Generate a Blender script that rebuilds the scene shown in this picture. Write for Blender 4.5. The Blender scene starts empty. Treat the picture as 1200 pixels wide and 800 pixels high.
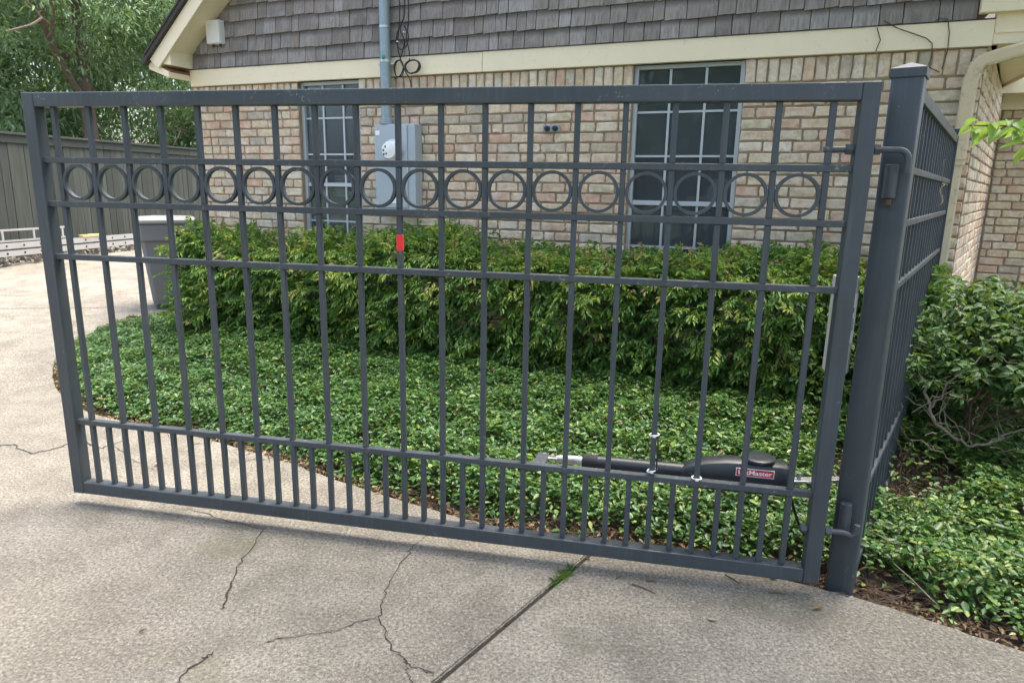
import bpy, bmesh, math, random
import numpy as np
from mathutils import Vector, Matrix
random.seed(7); rng = np.random.default_rng(11)
R = math.radians
S = bpy.context.scene
col = S.collection

# ------------------------------------------------------------------ camera
PITCH, ROLL, EYE = .2211, .0175, 1.6
cp, sp, cr, sr = math.cos(PITCH), math.sin(PITCH), math.cos(ROLL), math.sin(ROLL)
r0 = Vector((1, 0, 0)); u0 = Vector((0, sp, cp)); FW = Vector((0, cp, -sp))
RT = r0*cr + u0*sr; UP = u0*cr - r0*sr
cam = bpy.data.cameras.new('camera'); cam.sensor_width = 36; cam.lens = 24
cam.clip_start = .05; cam.clip_end = 600
camo = bpy.data.objects.new('camera', cam); col.objects.link(camo)
camo.matrix_world = Matrix(((RT.x, UP.x, -FW.x, 0), (RT.y, UP.y, -FW.y, 0), (RT.z, UP.z, -FW.z, EYE), (0, 0, 0, 1)))
S.camera = camo
# ------------------------------------------------------------------ sky, sun, exposure
SUN_HEAD, SUN_EL = R(62), R(74)
W = bpy.data.worlds.new('World'); S.world = W; W.use_nodes = True
nt = W.node_tree; bg = nt.nodes['Background']
sky = nt.nodes.new('ShaderNodeTexSky'); sky.sky_type = 'NISHITA'; sky.sun_disc = False
sky.sun_elevation = SUN_EL; sky.sun_rotation = SUN_HEAD; sky.air_density = 1.0; sky.dust_density = 6.0; sky.ozone_density = .6
nt.links.new(sky.outputs[0], bg.inputs[0]); bg.inputs[1].default_value = .15
sl = bpy.data.lights.new('sun', 'SUN'); sl.energy = 1.2; sl.angle = R(30); sl.color = (1, .95, .87)
so = bpy.data.objects.new('sun', sl); col.objects.link(so)
sd = Vector((math.sin(SUN_HEAD)*math.cos(SUN_EL), math.cos(SUN_HEAD)*math.cos(SUN_EL), math.sin(SUN_EL)))
so.rotation_euler = sd.to_track_quat('Z', 'Y').to_euler()
S.view_settings.view_transform = 'Standard'; S.view_settings.look = 'None'
S.view_settings.exposure = 2.05; S.view_settings.gamma = 1; S.view_settings.use_curve_mapping = False
S.render.engine = 'CYCLES'

# ------------------------------------------------------------------ material helpers
class NT:
    def __init__(s, name):
        s.m = bpy.data.materials.new(name); s.m.use_nodes = True
        s.t = s.m.node_tree; s.b = s.t.nodes['Principled BSDF']; s.out = s.t.nodes['Material Output']
    def n(s, typ, **kw):
        nd = s.t.nodes.new('ShaderNode'+typ)
        for k, v in kw.items():
            if k in nd.inputs.keys(): nd.inputs[k].default_value = v
            else: setattr(nd, k, v)
        return nd
    def l(s, a, b): s.t.links.new(a, b)
    def coord(s, which='Object', scale=None):
        c = s.n('TexCoord').outputs[which]
        if scale:
            m = s.n('Mapping'); m.inputs['Scale'].default_value = scale; s.l(c, m.inputs[0]); c = m.outputs[0]
        return c
    def noise(s, vec, scale, detail=4, rough=.55, out='Fac'):
        nd = s.n('TexNoise'); nd.inputs['Scale'].default_value = scale; nd.inputs['Detail'].default_value = detail; nd.inputs['Roughness'].default_value = rough
        if vec is not None: s.l(vec, nd.inputs['Vector'])
        return nd.outputs[out]
    def ramp(s, fac, stops, interp='LINEAR'):
        nd = s.n('ValToRGB'); cr_ = nd.color_ramp; cr_.interpolation = interp
        while len(cr_.elements) < len(stops): cr_.elements.new(.5)
        for e, (p, c) in zip(cr_.elements, stops):
            e.position = p; e.color = (c, c, c, 1) if isinstance(c, (int, float)) else (*c, 1)
        s.l(fac, nd.inputs[0]); return nd.outputs[0]
    def mix(s, fac, a, b, mode='MIX'):
        nd = s.n('Mix', data_type='RGBA', blend_type=mode)
        for i, v in ((0, fac), (6, a), (7, b)):
            if hasattr(v, 'is_linked'): s.l(v, nd.inputs[i])
            else: nd.inputs[i].default_value = v if i == 0 else (*v, 1)
        return nd.outputs[2]
    def math(s, op, a, b=None):
        nd = s.n('Math', operation=op)
        for i, v in enumerate((a, b)):
            if v is None: continue
            if hasattr(v, 'is_linked'): s.l(v, nd.inputs[i])
            else: nd.inputs[i].default_value = v
        return nd.outputs[0]
    def bump(s, h, strength=.3, dist=.01):
        nd = s.n('Bump'); nd.inputs['Strength'].default_value = strength; nd.inputs['Distance'].default_value = dist
        s.l(h, nd.inputs['Height']); s.l(nd.outputs[0], s.b.inputs['Normal'])
    def col(s, c):
        if hasattr(c, 'is_linked'): s.l(c, s.b.inputs['Base Color'])
        else: s.b.inputs['Base Color'].default_value = (*c, 1)
    def rough(s, v):
        if hasattr(v, 'is_linked'): s.l(v, s.b.inputs['Roughness'])
        else: s.b.inputs['Roughness'].default_value = v
    def metal(s, v): s.b.inputs['Metallic'].default_value = v
    def rnd(s):
        o = s.n('ObjectInfo').outputs['Random']; g = s.n('NewGeometry').outputs['Random Per Island']
        return s.math('FRACT', s.math('ADD', o, g))
M = {}
def simple(name, c, rough=.6, metal=0, var=.25, scale=6, bump=.1):
    t = NT(name); v = t.coord('Object')
    n = t.noise(v, scale, 5); t.col(t.mix(n, tuple(x*(1-var) for x in c), tuple(min(1, x*(1+var)) for x in c)))
    t.rough(rough); t.metal(metal)
    if bump: t.bump(t.noise(v, scale*12, 3), bump, .004)
    M[name] = t.m; return t
# gate paint: faded charcoal; chips gather on the upper rails, rust near the welds
def paint(name, chip, rust):
    t = NT(name); g = t.n('NewGeometry').outputs['Position']
    n1 = t.noise(g, 3.2, 6, .65); n2 = t.noise(g, 55, 4, .7); n3 = t.noise(g, 6.5, 3, .6); n4 = t.noise(g, 30, 5, .75); n5 = t.noise(g, 2.3, 3, .6)
    mp = t.n('Mapping'); mp.inputs['Scale'].default_value = (45, 45, 2.2); t.l(g, mp.inputs[0]); dr = t.noise(mp.outputs[0], 1, 4, .6)
    c = t.mix(n1, (.028, .037, .043), (.066, .080, .088))
    c = t.mix(t.ramp(dr, [(.52, 0), (.74, .45)]), c, (.088, .098, .108))
    c = t.mix(t.math('MULTIPLY', t.ramp(n2, [(.60, 0), (.66, 1)]), t.ramp(n3, [(.47 if chip else .60, 0), (.58 if chip else .70, .85)])), c, (.22, .235, .21))
    c = t.mix(t.math('MULTIPLY', t.ramp(n4, [(.56, 0), (.66, 1)]), t.ramp(n5, [(.58, 0), (.68, rust)])), c, (.10, .052, .03))
    t.col(c); t.rough(t.ramp(n1, [(.3, .34), (.7, .58)])); t.bump(t.math('ADD', n4, n2), .10, .003); M[name] = t.m
paint('gate_paint', 0, .7); paint('rail_paint', 1, .8)
# concrete driveway: washed aggregate, dirt in the pits, old stains and tyre-darkened tracks
t = NT('concrete'); g = t.n('NewGeometry').outputs['Position']
big = t.noise(g, .7, 6, .62); mid = t.noise(g, 3.6, 6, .7); fine = t.noise(g, 72, 4, .82); grit = t.noise(g, 120, 3, .8); st = t.noise(g, 1.3, 6, .68)
mp = t.n('Mapping'); mp.inputs['Rotation'].default_value = (0, 0, R(34)); mp.inputs['Scale'].default_value = (1.6, .22, 1); t.l(g, mp.inputs[0]); trk = t.noise(mp.outputs[0], 1, 5, .6)
c = t.mix(t.ramp(big, [(.32, 0), (.68, 1)]), (.185, .172, .138), (.325, .302, .248))
c = t.mix(t.ramp(trk, [(.50, 0), (.68, .5)]), c, (.135, .125, .102))
c = t.mix(t.ramp(mid, [(.38, .75), (.58, 0)]), c, (.145, .132, .105))
c = t.mix(t.ramp(fine, [(.39, .82), (.52, 0)]), c, (.075, .067, .053))
c = t.mix(t.ramp(fine, [(.55, 0), (.69, .72)]), c, (.48, .455, .39))
c = t.mix(t.ramp(grit, [(.34, .7), (.44, 0)]), c, (.05, .045, .035))
c = t.mix(t.ramp(st, [(.56, 0), (.68, .5)]), c, (.125, .122, .07))
c = t.mix(t.ramp(t.noise(g, 2.6, 6, .7), [(.60, 0), (.68, .5)]), c, (.10, .092, .078))
t.col(c); t.rough(.92); t.bump(t.math('ADD', fine, t.math('MULTIPLY', grit, .5)), .8, .008); M['concrete'] = t.m
# brick
def brickmat(name, stops, lime):
    t = NT(name); g = t.n('NewGeometry').outputs['Position']; r = t.rnd()
    base = t.ramp(r, stops)
    n = t.noise(g, 26, 5, .65); n2 = t.noise(g, 9, 4, .6)
    c = t.mix(t.ramp(n, [(.38, .5), (.60, 0)]), base, (.32, .245, .175))
    c = t.mix(t.math('MULTIPLY', t.ramp(n2, [(.48, 0), (.64, .8)]), lime), c, (.70, .66, .57))
    t.col(c); t.rough(.92); t.bump(n, .55, .006); M[name] = t.m
brickmat('brick', [(0, (.60, .45, .30)), (.14, (.68, .58, .41)), (.28, (.47, .345, .235)), (.42, (.68, .52, .37)), (.55, (.40, .36, .28)), (.68, (.65, .56, .37)), (.8, (.58, .36, .25)), (.9, (.64, .49, .345)), (1, (.72, .65, .52))], .55)
simple('mortar', (.28, .222, .155), .95, var=.3, scale=14, bump=.5)
# cedar shingles
t = NT('shingle'); g = t.n('NewGeometry').outputs['Position']; r = t.rnd()
mp = t.n('Mapping'); mp.inputs['Scale'].default_value = (60, 60, 5); t.l(g, mp.inputs[0])
gr = t.noise(mp.outputs[0], 1, 4, .6)
c = t.ramp(r, [(0, (.17, .15, .135)), (.3, (.29, .27, .245)), (.55, (.21, .18, .155)), (.8, (.34, .325, .305)), (1, (.25, .205, .17))])
c = t.mix(t.ramp(gr, [(.36, .6), (.6, 0)]), c, (.12, .105, .10))
c = t.mix(t.ramp(t.noise(g, 7, 4), [(.52, 0), (.7, .5)]), c, (.33, .32, .30))
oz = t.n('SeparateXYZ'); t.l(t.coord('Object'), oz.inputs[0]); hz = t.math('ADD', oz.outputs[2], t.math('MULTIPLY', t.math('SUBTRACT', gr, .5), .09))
c = t.mix(t.ramp(hz, [(.088, 0), (.118, .62)]), c, (.085, .078, .073))   # ragged darker band towards the top of each shingle
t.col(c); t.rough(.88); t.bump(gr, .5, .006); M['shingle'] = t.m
# painted trim
t = NT('cream_trim'); g = t.n('NewGeometry').outputs['Position']; n = t.noise(g, 3, 5); n2 = t.noise(g, 22, 4, .7)
c = t.mix(n, (.76, .66, .46), (.82, .73, .53)); c = t.mix(t.ramp(n2, [(.28, .3), (.42, 0)]), c, (.52, .44, .30)); t.col(c); t.rough(.6); t.bump(n2, .06, .004); M['cream_trim'] = t.m
t = NT('tan_metal'); g = t.n('NewGeometry').outputs['Position']; n = t.noise(g, 6, 5, .65)
c = t.mix(n, (.50, .41, .26), (.60, .51, .34)); c = t.mix(t.ramp(t.noise(g, 17, 5, .7), [(.55, 0), (.7, .7)]), c, (.27, .22, .14)); t.col(c); t.rough(.5); M['tan_metal'] = t.m
simple('roof_dark', (.055, .048, .045), .9, var=.5, scale=18, bump=.6)
simple('rust_flashing', (.23, .10, .05), .8, var=.4, scale=20)
simple('window_alu', (.46, .50, .52), .4, .3, var=.12, bump=0)
simple('conduit_steel', (.27, .34, .38), .42, .35, var=.2, scale=9, bump=.05)
simple('meter_steel', (.36, .42, .46), .45, .1, var=.08, scale=4, bump=.02)
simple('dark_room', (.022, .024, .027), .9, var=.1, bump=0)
simple('white_plastic', (.68, .68, .65), .45, var=.06, bump=0)
simple('offwhite_box', (.48, .46, .40), .5, var=.1, bump=0)
simple('black_plastic', (.020, .025, .028), .42, var=.2, scale=4, bump=.03)
simple('black_rubber', (.02, .02, .021), .75, var=.2, bump=.05)
simple('cable_black', (.018, .018, .02), .6, var=.2, bump=0)
simple('label_red', (.50, .028, .04), .4, var=.04, bump=0)
simple('tape_red', (.75, .03, .035), .5, var=.06, bump=0)
simple('print_white', (.82, .82, .8), .5, var=.02, bump=0)
simple('print_black', (.02, .02, .022), .6, var=.02, bump=0)
simple('steel_rod', (.62, .60, .56), .28, .9, var=.1, bump=.02)
simple('zinc', (.55, .56, .58), .35, .8, var=.15, bump=.03)
simple('bin_grey', (.16, .165, .165), .55, var=.12, scale=3, bump=.05)
simple('bin_lid', (.20, .205, .20), .5, var=.1, scale=3, bump=.05)
simple('aluminium', (.42, .42, .41), .42, .35, var=.12, scale=5, bump=.03)
simple('bark', (.11, .085, .065), .95, var=.5, scale=9, bump=.9)
simple('twig_grey', (.21, .175, .135), .9, var=.35, scale=20, bump=.4)
simple('twig_brown', (.10, .065, .042), .9, var=.4, scale=20, bump=.3)
simple('green_plastic', (.02, .25, .13), .4, var=.05, bump=0)
simple('rubble', (.20, .185, .16), .95, var=.5, scale=14, bump=.9)
simple('yellow_wood', (.60, .42, .14), .7, var=.2, bump=.1)
simple('brown_card', (.36, .17, .10), .8, var=.15, bump=0)
simple('pale_ceramic', (.52, .53, .50), .4, var=.15, scale=8, bump=0)
simple('crack_dirt', (.035, .03, .024), 1, var=.4, scale=30, bump=.3)
t = NT('soil'); g = t.n('NewGeometry').outputs['Position']; n = t.noise(g, 30, 6, .7)
t.col(t.ramp(n, [(.3, (.030, .022, .016)), (.55, (.085, .062, .045)), (.75, (.16, .12, .085))])); t.rough(1); t.bump(n, 1, .03); M['soil'] = t.m
t = NT('lawn_ground'); g = t.n('NewGeometry').outputs['Position']; n = t.noise(g, 1.2, 6, .7)
t.col(t.ramp(n, [(.35, (.05, .075, .025)), (.6, (.09, .11, .045)), (.8, (.13, .115, .07))])); t.rough(1); M['lawn_ground'] = t.m
# stained cedar fence
t = NT('fence_wood'); g = t.n('NewGeometry').outputs['Position']; r = t.rnd()
mp = t.n('Mapping'); mp.inputs['Scale'].default_value = (25, 25, 1.5); t.l(g, mp.inputs[0]); n = t.noise(mp.outputs[0], 1, 4)
c = t.ramp(r, [(0, (.034, .043, .035)), (.5, (.047, .057, .046)), (1, (.061, .071, .057))]); c = t.mix(t.ramp(n, [(.35, .6), (.6, 0)]), c, (.028, .032, .027))
t.col(c); t.rough(.9); t.bump(n, .3, .006); M['fence_wood'] = t.m
# window glass: clear sheet with a mirror coat by Fresnel
t = NT('window_glass'); fr = t.n('Fresnel'); fr.inputs['IOR'].default_value = 1.55
tr = t.n('BsdfTransparent'); tr.inputs[0].default_value = (.72, .78, .80, 1); gl = t.n('BsdfGlossy'); gl.inputs['Roughness'].default_value = .03; gl.inputs[0].default_value = (.9, .95, 1, 1)
mx = t.n('MixShader'); f2 = t.math('ADD', t.math('MULTIPLY', fr.outputs[0], .75), .0); t.l(f2, mx.inputs[0]); t.l(tr.outputs[0], mx.inputs[1]); t.l(gl.outputs[0], mx.inputs[2]); df = t.n('BsdfDiffuse'); df.inputs[0].default_value = (.26, .29, .315, 1); m2 = t.n('MixShader'); m2.inputs[0].default_value = .15; t.l(mx.outputs[0], m2.inputs[1]); t.l(df.outputs[0], m2.inputs[2]); t.l(m2.outputs[0], t.out.inputs[0]); M['window_glass'] = t.m
t = NT('meter_glass'); t.col((.75, .78, .78)); t.rough(.08); t.b.inputs['Coat Weight'].default_value = .6; M['meter_glass'] = t.m
# leaves: colour by the leaf's own tint attribute, glossy face, some light through the blade
def leafmat(name, stops, rough=.4, trans=.3, spec=.5):
    t = NT(name); a = t.n('Attribute', attribute_name='tint').outputs['Fac']
    c = t.ramp(a, stops); t.col(c); t.rough(rough); t.b.inputs['Specular IOR Level'].default_value = spec
    tl = t.n('BsdfTranslucent'); t.l(t.mix(.5, c, (.30, .42, .06), 'MIX'), tl.inputs[0])
    mx = t.n('MixShader'); mx.inputs[0].default_value = trans; t.l(t.b.outputs[0], mx.inputs[1]); t.l(tl.outputs[0], mx.inputs[2]); t.l(mx.outputs[0], t.out.inputs[0]); M[name] = t.m
leafmat('jasmine_leaf', [(0, (.022, .062, .022)), (.35, (.044, .12, .032)), (.7, (.084, .185, .040)), (.86, (.16, .26, .052)), (1, (.34, .37, .09))], .36, .27, .42)
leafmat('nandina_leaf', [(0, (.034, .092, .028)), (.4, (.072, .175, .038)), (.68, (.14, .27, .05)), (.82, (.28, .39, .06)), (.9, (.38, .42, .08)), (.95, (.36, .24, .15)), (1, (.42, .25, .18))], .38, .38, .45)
leafmat('tree_leaf', [(0, (.08, .145, .075)), (.5, (.13, .225, .11)), (.85, (.20, .31, .15)), (1, (.30, .40, .20))], .42, .35, .5)
leafmat('shrub_leaf', [(0, (.026, .070, .022)), (.5, (.055, .13, .032)), (.85, (.11, .205, .045)), (.95, (.22, .30, .06)), (1, (.32, .22, .10))], .5, .28, .35)
leafmat('bright_leaf', [(0, (.20, .36, .05)), (.6, (.28, .47, .07)), (1, (.38, .55, .12))], .4, .5, .5)
leafmat('dead_leaf', [(0, (.07, .042, .026)), (.5, (.18, .115, .065)), (.85, (.30, .22, .14)), (1, (.45, .36, .22))], .8, .12, .3)
leafmat('grass_blade', [(0, (.06, .14, .03)), (1, (.16, .26, .05))], .5, .3, .4)

# ------------------------------------------------------------------ mesh helpers
def tag(o, label=None, cat=None, group=None, kind=None):
    if label: o['label'] = label
    if cat: o['category'] = cat
    if group: o['group'] = group
    if kind: o['kind'] = kind
    return o
def empty(name, loc=(0, 0, 0), rz=0, **kw):
    o = bpy.data.objects.new(name, None); o.empty_display_size = .1; col.objects.link(o); o.location = loc; o.rotation_euler = (0, 0, rz); return tag(o, **kw)
def link(name, me, parent=None, loc=None, rot=None, scale=None):
    o = bpy.data.objects.new(name, me); col.objects.link(o)
    if parent: o.parent = parent
    if loc is not None: o.location = loc
    if rot is not None: o.rotation_euler = rot
    if scale is not None: o.scale = scale
    return o
class MB:
    def __init__(s): s.v = []; s.f = []
    def add(s, vs, fs):
        k = len(s.v); s.v += [tuple(v) for v in vs]; s.f += [tuple(i+k for i in f) for f in fs]; return s
    def box(s, x0, x1, y0, y1, z0, z1):
        return s.add([(x0, y0, z0), (x1, y0, z0), (x1, y1, z0), (x0, y1, z0), (x0, y0, z1), (x1, y0, z1), (x1, y1, z1), (x0, y1, z1)],
                     [(0, 3, 2, 1), (4, 5, 6, 7), (0, 1, 5, 4), (1, 2, 6, 5), (2, 3, 7, 6), (3, 0, 4, 7)])
    def prism(s, pts, a, b):            # pts: 3D outline, extruded from offset a to offset b (vectors)
        n = len(pts); A = [Vector(p)+Vector(a) for p in pts]; B = [Vector(p)+Vector(b) for p in pts]
        return s.add(A+B, [tuple(range(n-1, -1, -1)), tuple(range(n, 2*n))]+[(i, (i+1) % n, n+(i+1) % n, n+i) for i in range(n)])
    def tube(s, path, r, n=8, closed=False):
        P = [Vector(p) for p in path]; rings = []; m = len(P)
        rr = r if hasattr(r, '__len__') else [r]*m
        prev = None
        for i, p in enumerate(P):
            d = (P[(i+1) % m]-P[i-1]) if closed else (P[min(i+1, m-1)]-P[max(i-1, 0)])
            d.normalize()
            if prev is None:
                a = Vector((0, 0, 1)) if abs(d.z) < .9 else Vector((1, 0, 0)); e1 = d.cross(a).normalized()
            else:
                e1 = (prev-d*prev.dot(d)).normalized()
            prev = e1; e2 = d.cross(e1)
            rings.append([p+(e1*math.cos(2*math.pi*k/n)+e2*math.sin(2*math.pi*k/n))*rr[i] for k in range(n)])
        vs = [v for q in rings for v in q]; fs = []
        for i in range(m if closed else m-1):
            j = (i+1) % m
            fs += [(i*n+k, i*n+(k+1) % n, j*n+(k+1) % n, j*n+k) for k in range(n)]
        if not closed: fs += [tuple(range(n-1, -1, -1)), tuple((m-1)*n+k for k in range(n))]
        return s.add(vs, fs)
    def lathe(s, prof, c=(0, 0, 0), n=20, axis='z'):
        vs = []; fs = []
        for (r, h) in prof:
            for k in range(n):
                a = 2*math.pi*k/n; x, y = r*math.cos(a), r*math.sin(a)
                vs.append((c[0]+x, c[1]+y, c[2]+h) if axis == 'z' else ((c[0]+x, c[1]+h, c[2]+y) if axis == 'y' else (c[0]+h, c[1]+x, c[2]+y)))
        m = len(prof)
        for i in range(m-1): fs += [(i*n+k, i*n+(k+1) % n, (i+1)*n+(k+1) % n, (i+1)*n+k) for k in range(n)]
        fs += [tuple(range(n-1, -1, -1)), tuple((m-1)*n+k for k in range(n))]
        return s.add(vs, fs)
    def mesh(s, name, mat, bevel=0, seg=2, smooth=False):
        me = bpy.data.meshes.new(name); me.from_pydata(s.v, [], s.f)
        bm = bmesh.new(); bm.from_mesh(me); bmesh.ops.recalc_face_normals(bm, faces=bm.faces)
        if bevel:
            ed = [e for e in bm.edges if len(e.link_faces) == 2 and e.calc_face_angle() > .6]
            bmesh.ops.bevel(bm, geom=ed, offset=bevel, segments=seg, affect='EDGES', profile=.5)
        bm.to_mesh(me); bm.free()
        if smooth:
            me.polygons.foreach_set('use_smooth', [True]*len(me.polygons))
            try: me.set_sharp_from_angle(angle=R(45))
            except Exception: pass
        me.materials.append(M[mat]); return me
    def build(s, name, mat, parent=None, bevel=0, seg=2, smooth=False, **kw):
        return tag(link(name, s.mesh(name, mat, bevel, seg, smooth), parent), **kw)
def B(): return MB()
def fast_mesh(name, V, F, mat, tint=None, smooth=False):
    """V (n,3); F (m,k) same-size faces"""
    V = np.asarray(V, np.float32).reshape(-1, 3); F = np.asarray(F, np.int32); k = F.shape[1]
    me = bpy.data.meshes.new(name); me.vertices.add(len(V)); me.vertices.foreach_set('co', V.ravel())
    me.loops.add(F.size); me.loops.foreach_set('vertex_index', F.ravel()); me.polygons.add(len(F))
    me.polygons.foreach_set('loop_start', np.arange(0, F.size, k, dtype=np.int32)); me.polygons.foreach_set('loop_total', np.full(len(F), k, np.int32))
    if smooth: me.polygons.foreach_set('use_smooth', np.ones(len(F), bool))
    me.update(calc_edges=True)
    if tint is not None:
        at = me.attributes.new('tint', 'FLOAT', 'POINT'); at.data.foreach_set('value', np.asarray(tint, np.float32))
    me.materials.append(M[mat]); return me
def unit(a): return a/np.maximum(np.linalg.norm(a, axis=-1, keepdims=True), 1e-9)
def leaf_mesh(name, P, D, N, L, Wd, tint, mat, fold=.18, droop=.15):
    P, D, N = map(np.asarray, (P, D, N)); n = len(P); L = np.broadcast_to(L, n)[:, None]; Wd = np.broadcast_to(Wd, n)[:, None]
    D = unit(D); Sd = unit(np.cross(D, N)); N = np.cross(Sd, D)
    up = N*fold*Wd
    v = np.stack([P, P+D*.30*L+Sd*.48*Wd+up, P+D*.68*L+Sd*.38*Wd+up-N*droop*.35*L, P+D*L-N*droop*L, P+D*.68*L-Sd*.38*Wd+up-N*droop*.35*L, P+D*.30*L-Sd*.48*Wd+up], 1)
    b = (np.arange(n)*6)[:, None]
    F = np.concatenate([b+np.array([[0, 1, 2, 3]]), b+np.array([[0, 3, 4, 5]])], 0)
    return fast_mesh(name, v.reshape(-1, 3), F, mat, np.repeat(np.broadcast_to(tint, n), 6))
def rdir(n): return unit(rng.normal(size=(n, 3)))
def sm(a, b, x): t_ = np.clip((x-a)/(b-a), 0, 1); return t_*t_*(3-2*t_)

# ================================================================== SETTING
def zg(y): return np.clip(.045*(np.asarray(y, float)-5), 0, .3)
# edge of the drive against the planted bed, from the right to the far left
EDGE = [(3.4, 1.25), (2.6, 1.72), (1.871, 2.171), (1.665, 2.33), (1.467, 2.462), (1.28, 2.565), (1.119, 2.645), (.892, 2.745), (.599, 2.83), (.33, 2.90), (.05, 2.985), (-.153, 3.075), (-.517, 3.27), (-.989, 3.555), (-1.3, 3.765),
        (-1.62, 3.95), (-2.106, 4.195), (-2.73, 4.46), (-3.16, 4.735), (-3.60, 5.17), (-3.97, 5.70), (-4.22, 6.25), (-4.30, 6.75), (-4.12, 7.2), (-3.65, 7.60)]
HC = Vector((3.07, 4.77, 0)); HY = R(22.25)
ha = np.array([-math.cos(HY), math.sin(HY)]); hn = np.array([-math.sin(HY), -math.cos(HY)]); hc = np.array([3.07, 4.77])
def hpt(s, o): q = hc+ha*s+hn*o; return (float(q[0]), float(q[1]))
LEFTC = hpt(6.91, 0)
BED = EDGE+[LEFTC, hpt(3, -.05), (3.07, 4.77), (4.86, 7.18), (9, 5.5), (9, 1.0)]
def seg_dist(X, Y, pts):
    d = np.full(X.shape, 1e9)
    for (x0, y0), (x1, y1) in zip(pts[:-1], pts[1:]):
        dx, dy = x1-x0, y1-y0; tt = np.clip(((X-x0)*dx+(Y-y0)*dy)/(dx*dx+dy*dy), 0, 1)
        d = np.minimum(d, np.hypot(X-x0-tt*dx, Y-y0-tt*dy))
    return d
def inpoly(X, Y, poly):
    c = np.zeros(X.shape, bool); n = len(poly)
    for i in range(n):
        x0, y0 = poly[i]; x1, y1 = poly[(i+1) % n]
        with np.errstate(divide='ignore', invalid='ignore'):
            c ^= ((y0 > Y) != (y1 > Y)) & (X < (x1-x0)*(Y-y0)/(y1-y0+1e-12)+x0)
    return c
def zbed(X, Y):
    d = seg_dist(X, Y, EDGE); return zg(Y)-.035+.16*sm(0, 1.6, d)+.012*np.sin(X*5.1)*np.cos(Y*4.3)
# ground sheet to the horizon
V = []; F = []
ys = [-150, -20, 5, 11.667, 20, 60, 250]; xs = [-250, -40, -9, 9, 40, 250]
for y in ys:
    for x in xs: V.append((x, y, float(zg(y))-.14))
for j in range(len(ys)-1):
    for i in range(len(xs)-1): a = j*len(xs)+i; F.append((a, a+1, a+1+len(xs), a+len(xs)))
tag(link('ground', fast_mesh('ground', V, F, 'lawn_ground')), kind='structure')
# concrete slabs: outline -> extruded, rising gently beyond the gate
def slab(name, pts, thick=.12, top=0.):
    bm = bmesh.new(); vs = [bm.verts.new((x, y, top)) for x, y in pts]; f = bm.faces.new(vs)
    if f.normal.z < 0: f.normal_flip()
    bmesh.ops.triangulate(bm, faces=bm.faces)
    for yy in (5, 11.667): bmesh.ops.bisect_plane(bm, geom=bm.verts[:]+bm.edges[:]+bm.faces[:], plane_co=(0, yy, 0), plane_no=(0, 1, 0))
    e = bmesh.ops.extrude_face_region(bm, geom=bm.faces[:])
    for v in e['geom']:
        if isinstance(v, bmesh.types.BMVert): v.co.z -= thick
    for v in bm.verts: v.co.z += float(zg(v.co.y))
    bmesh.ops.recalc_face_normals(bm, faces=bm.faces)
    be = [ed for ed in bm.edges if len(ed.link_faces) == 2 and ed.calc_face_angle() > 1.2 and min(v.co.z-float(zg(v.co.y)) for v in ed.verts) > top-.01]
    bmesh.ops.bevel(bm, geom=be, offset=.006, segments=2, affect='EDGES')
    me = bpy.data.meshes.new(name); bm.to_mesh(me); bm.free(); me.materials.append(M['concrete']); return link(name, me)
JA = np.array([-.234, 1.953]); JB = np.array([.361, 2.781]); jd = (JB-JA)/np.linalg.norm(JB-JA); jn = np.array([jd[1], -jd[0]])
jt = .062   # joint meets the bed edge
JE = JB+jd*jt*1.6; JS = JA-jd*9
def smooth_edge(pts, k=4):
    out = []
    P = [np.array(p) for p in pts]
    for i in range(len(P)-1):
        p0, p1, p2, p3 = P[max(i-1, 0)], P[i], P[i+1], P[min(i+2, len(P)-1)]
        for j in range(k):
            q = j/k; out.append(tuple(.5*((2*p1)+(-p0+p2)*q+(2*p0-5*p1+4*p2-p3)*q*q+(-p0+3*p1-3*p2+p3)*q**3)+rng.normal(size=2)*.004))
    return out+[tuple(P[-1])]
SE = smooth_edge(EDGE)
side = lambda p: (p[0]-JA[0])*jn[0]+(p[1]-JA[1])*jn[1]
rightpts = [p for p in SE if side(p) > .02]; leftpts = [p for p in SE if side(p) < -.02]
gap = .009
ja = lambda p, s: tuple(np.array(p)+jn*s)
# meeting point of joint and edge
tt = [jd@(np.array(p)-JA) for p in (rightpts[-1], leftpts[0])]; JM = JA+jd*(sum(tt)/2)
slabR = slab('driveway', [(9, .4), *rightpts, ja(JM, gap), ja(JS, gap), (9, -8)])
slabL = slab('driveway', [ja(JS, -gap), ja(JM, -gap), *leftpts, LEFTC, (-.2, 15.5), (-1, 24), (-30, 24), (-30, -8)])
slabR['kind'] = 'structure'; slabL['kind'] = 'structure'
def strip(pts, w, jitter=.006, sub=6):
    P = []
    for (a, b) in zip(pts[:-1], pts[1:]):
        for k in range(sub): q = k/sub; P.append((a[0]+(b[0]-a[0])*q+random.gauss(0, jitter), a[1]+(b[1]-a[1])*q+random.gauss(0, jitter)))
    P.append(pts[-1]); m = B(); L_ = []; R_ = []
    for i, p in enumerate(P):
        a = P[max(i-1, 0)]; b = P[min(i+1, len(P)-1)]; d = Vector((b[0]-a[0], b[1]-a[1])); d.normalize()
        ww = w*.85*random.choice((.8, .9, 1, 1, 1.3, 1.9))*random.uniform(.7, 1.1)*(.35 if i in (0, len(P)-1) else 1)*.5
        z = float(zg(p[1]))+.0025
        L_.append((p[0]-d.y*ww, p[1]+d.x*ww, z)); R_.append((p[0]+d.y*ww, p[1]-d.x*ww, z))
    n = len(P); m.add(L_+R_, [(i, i+n, i+1+n, i+1) for i in range(n-1)]); return m
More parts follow.
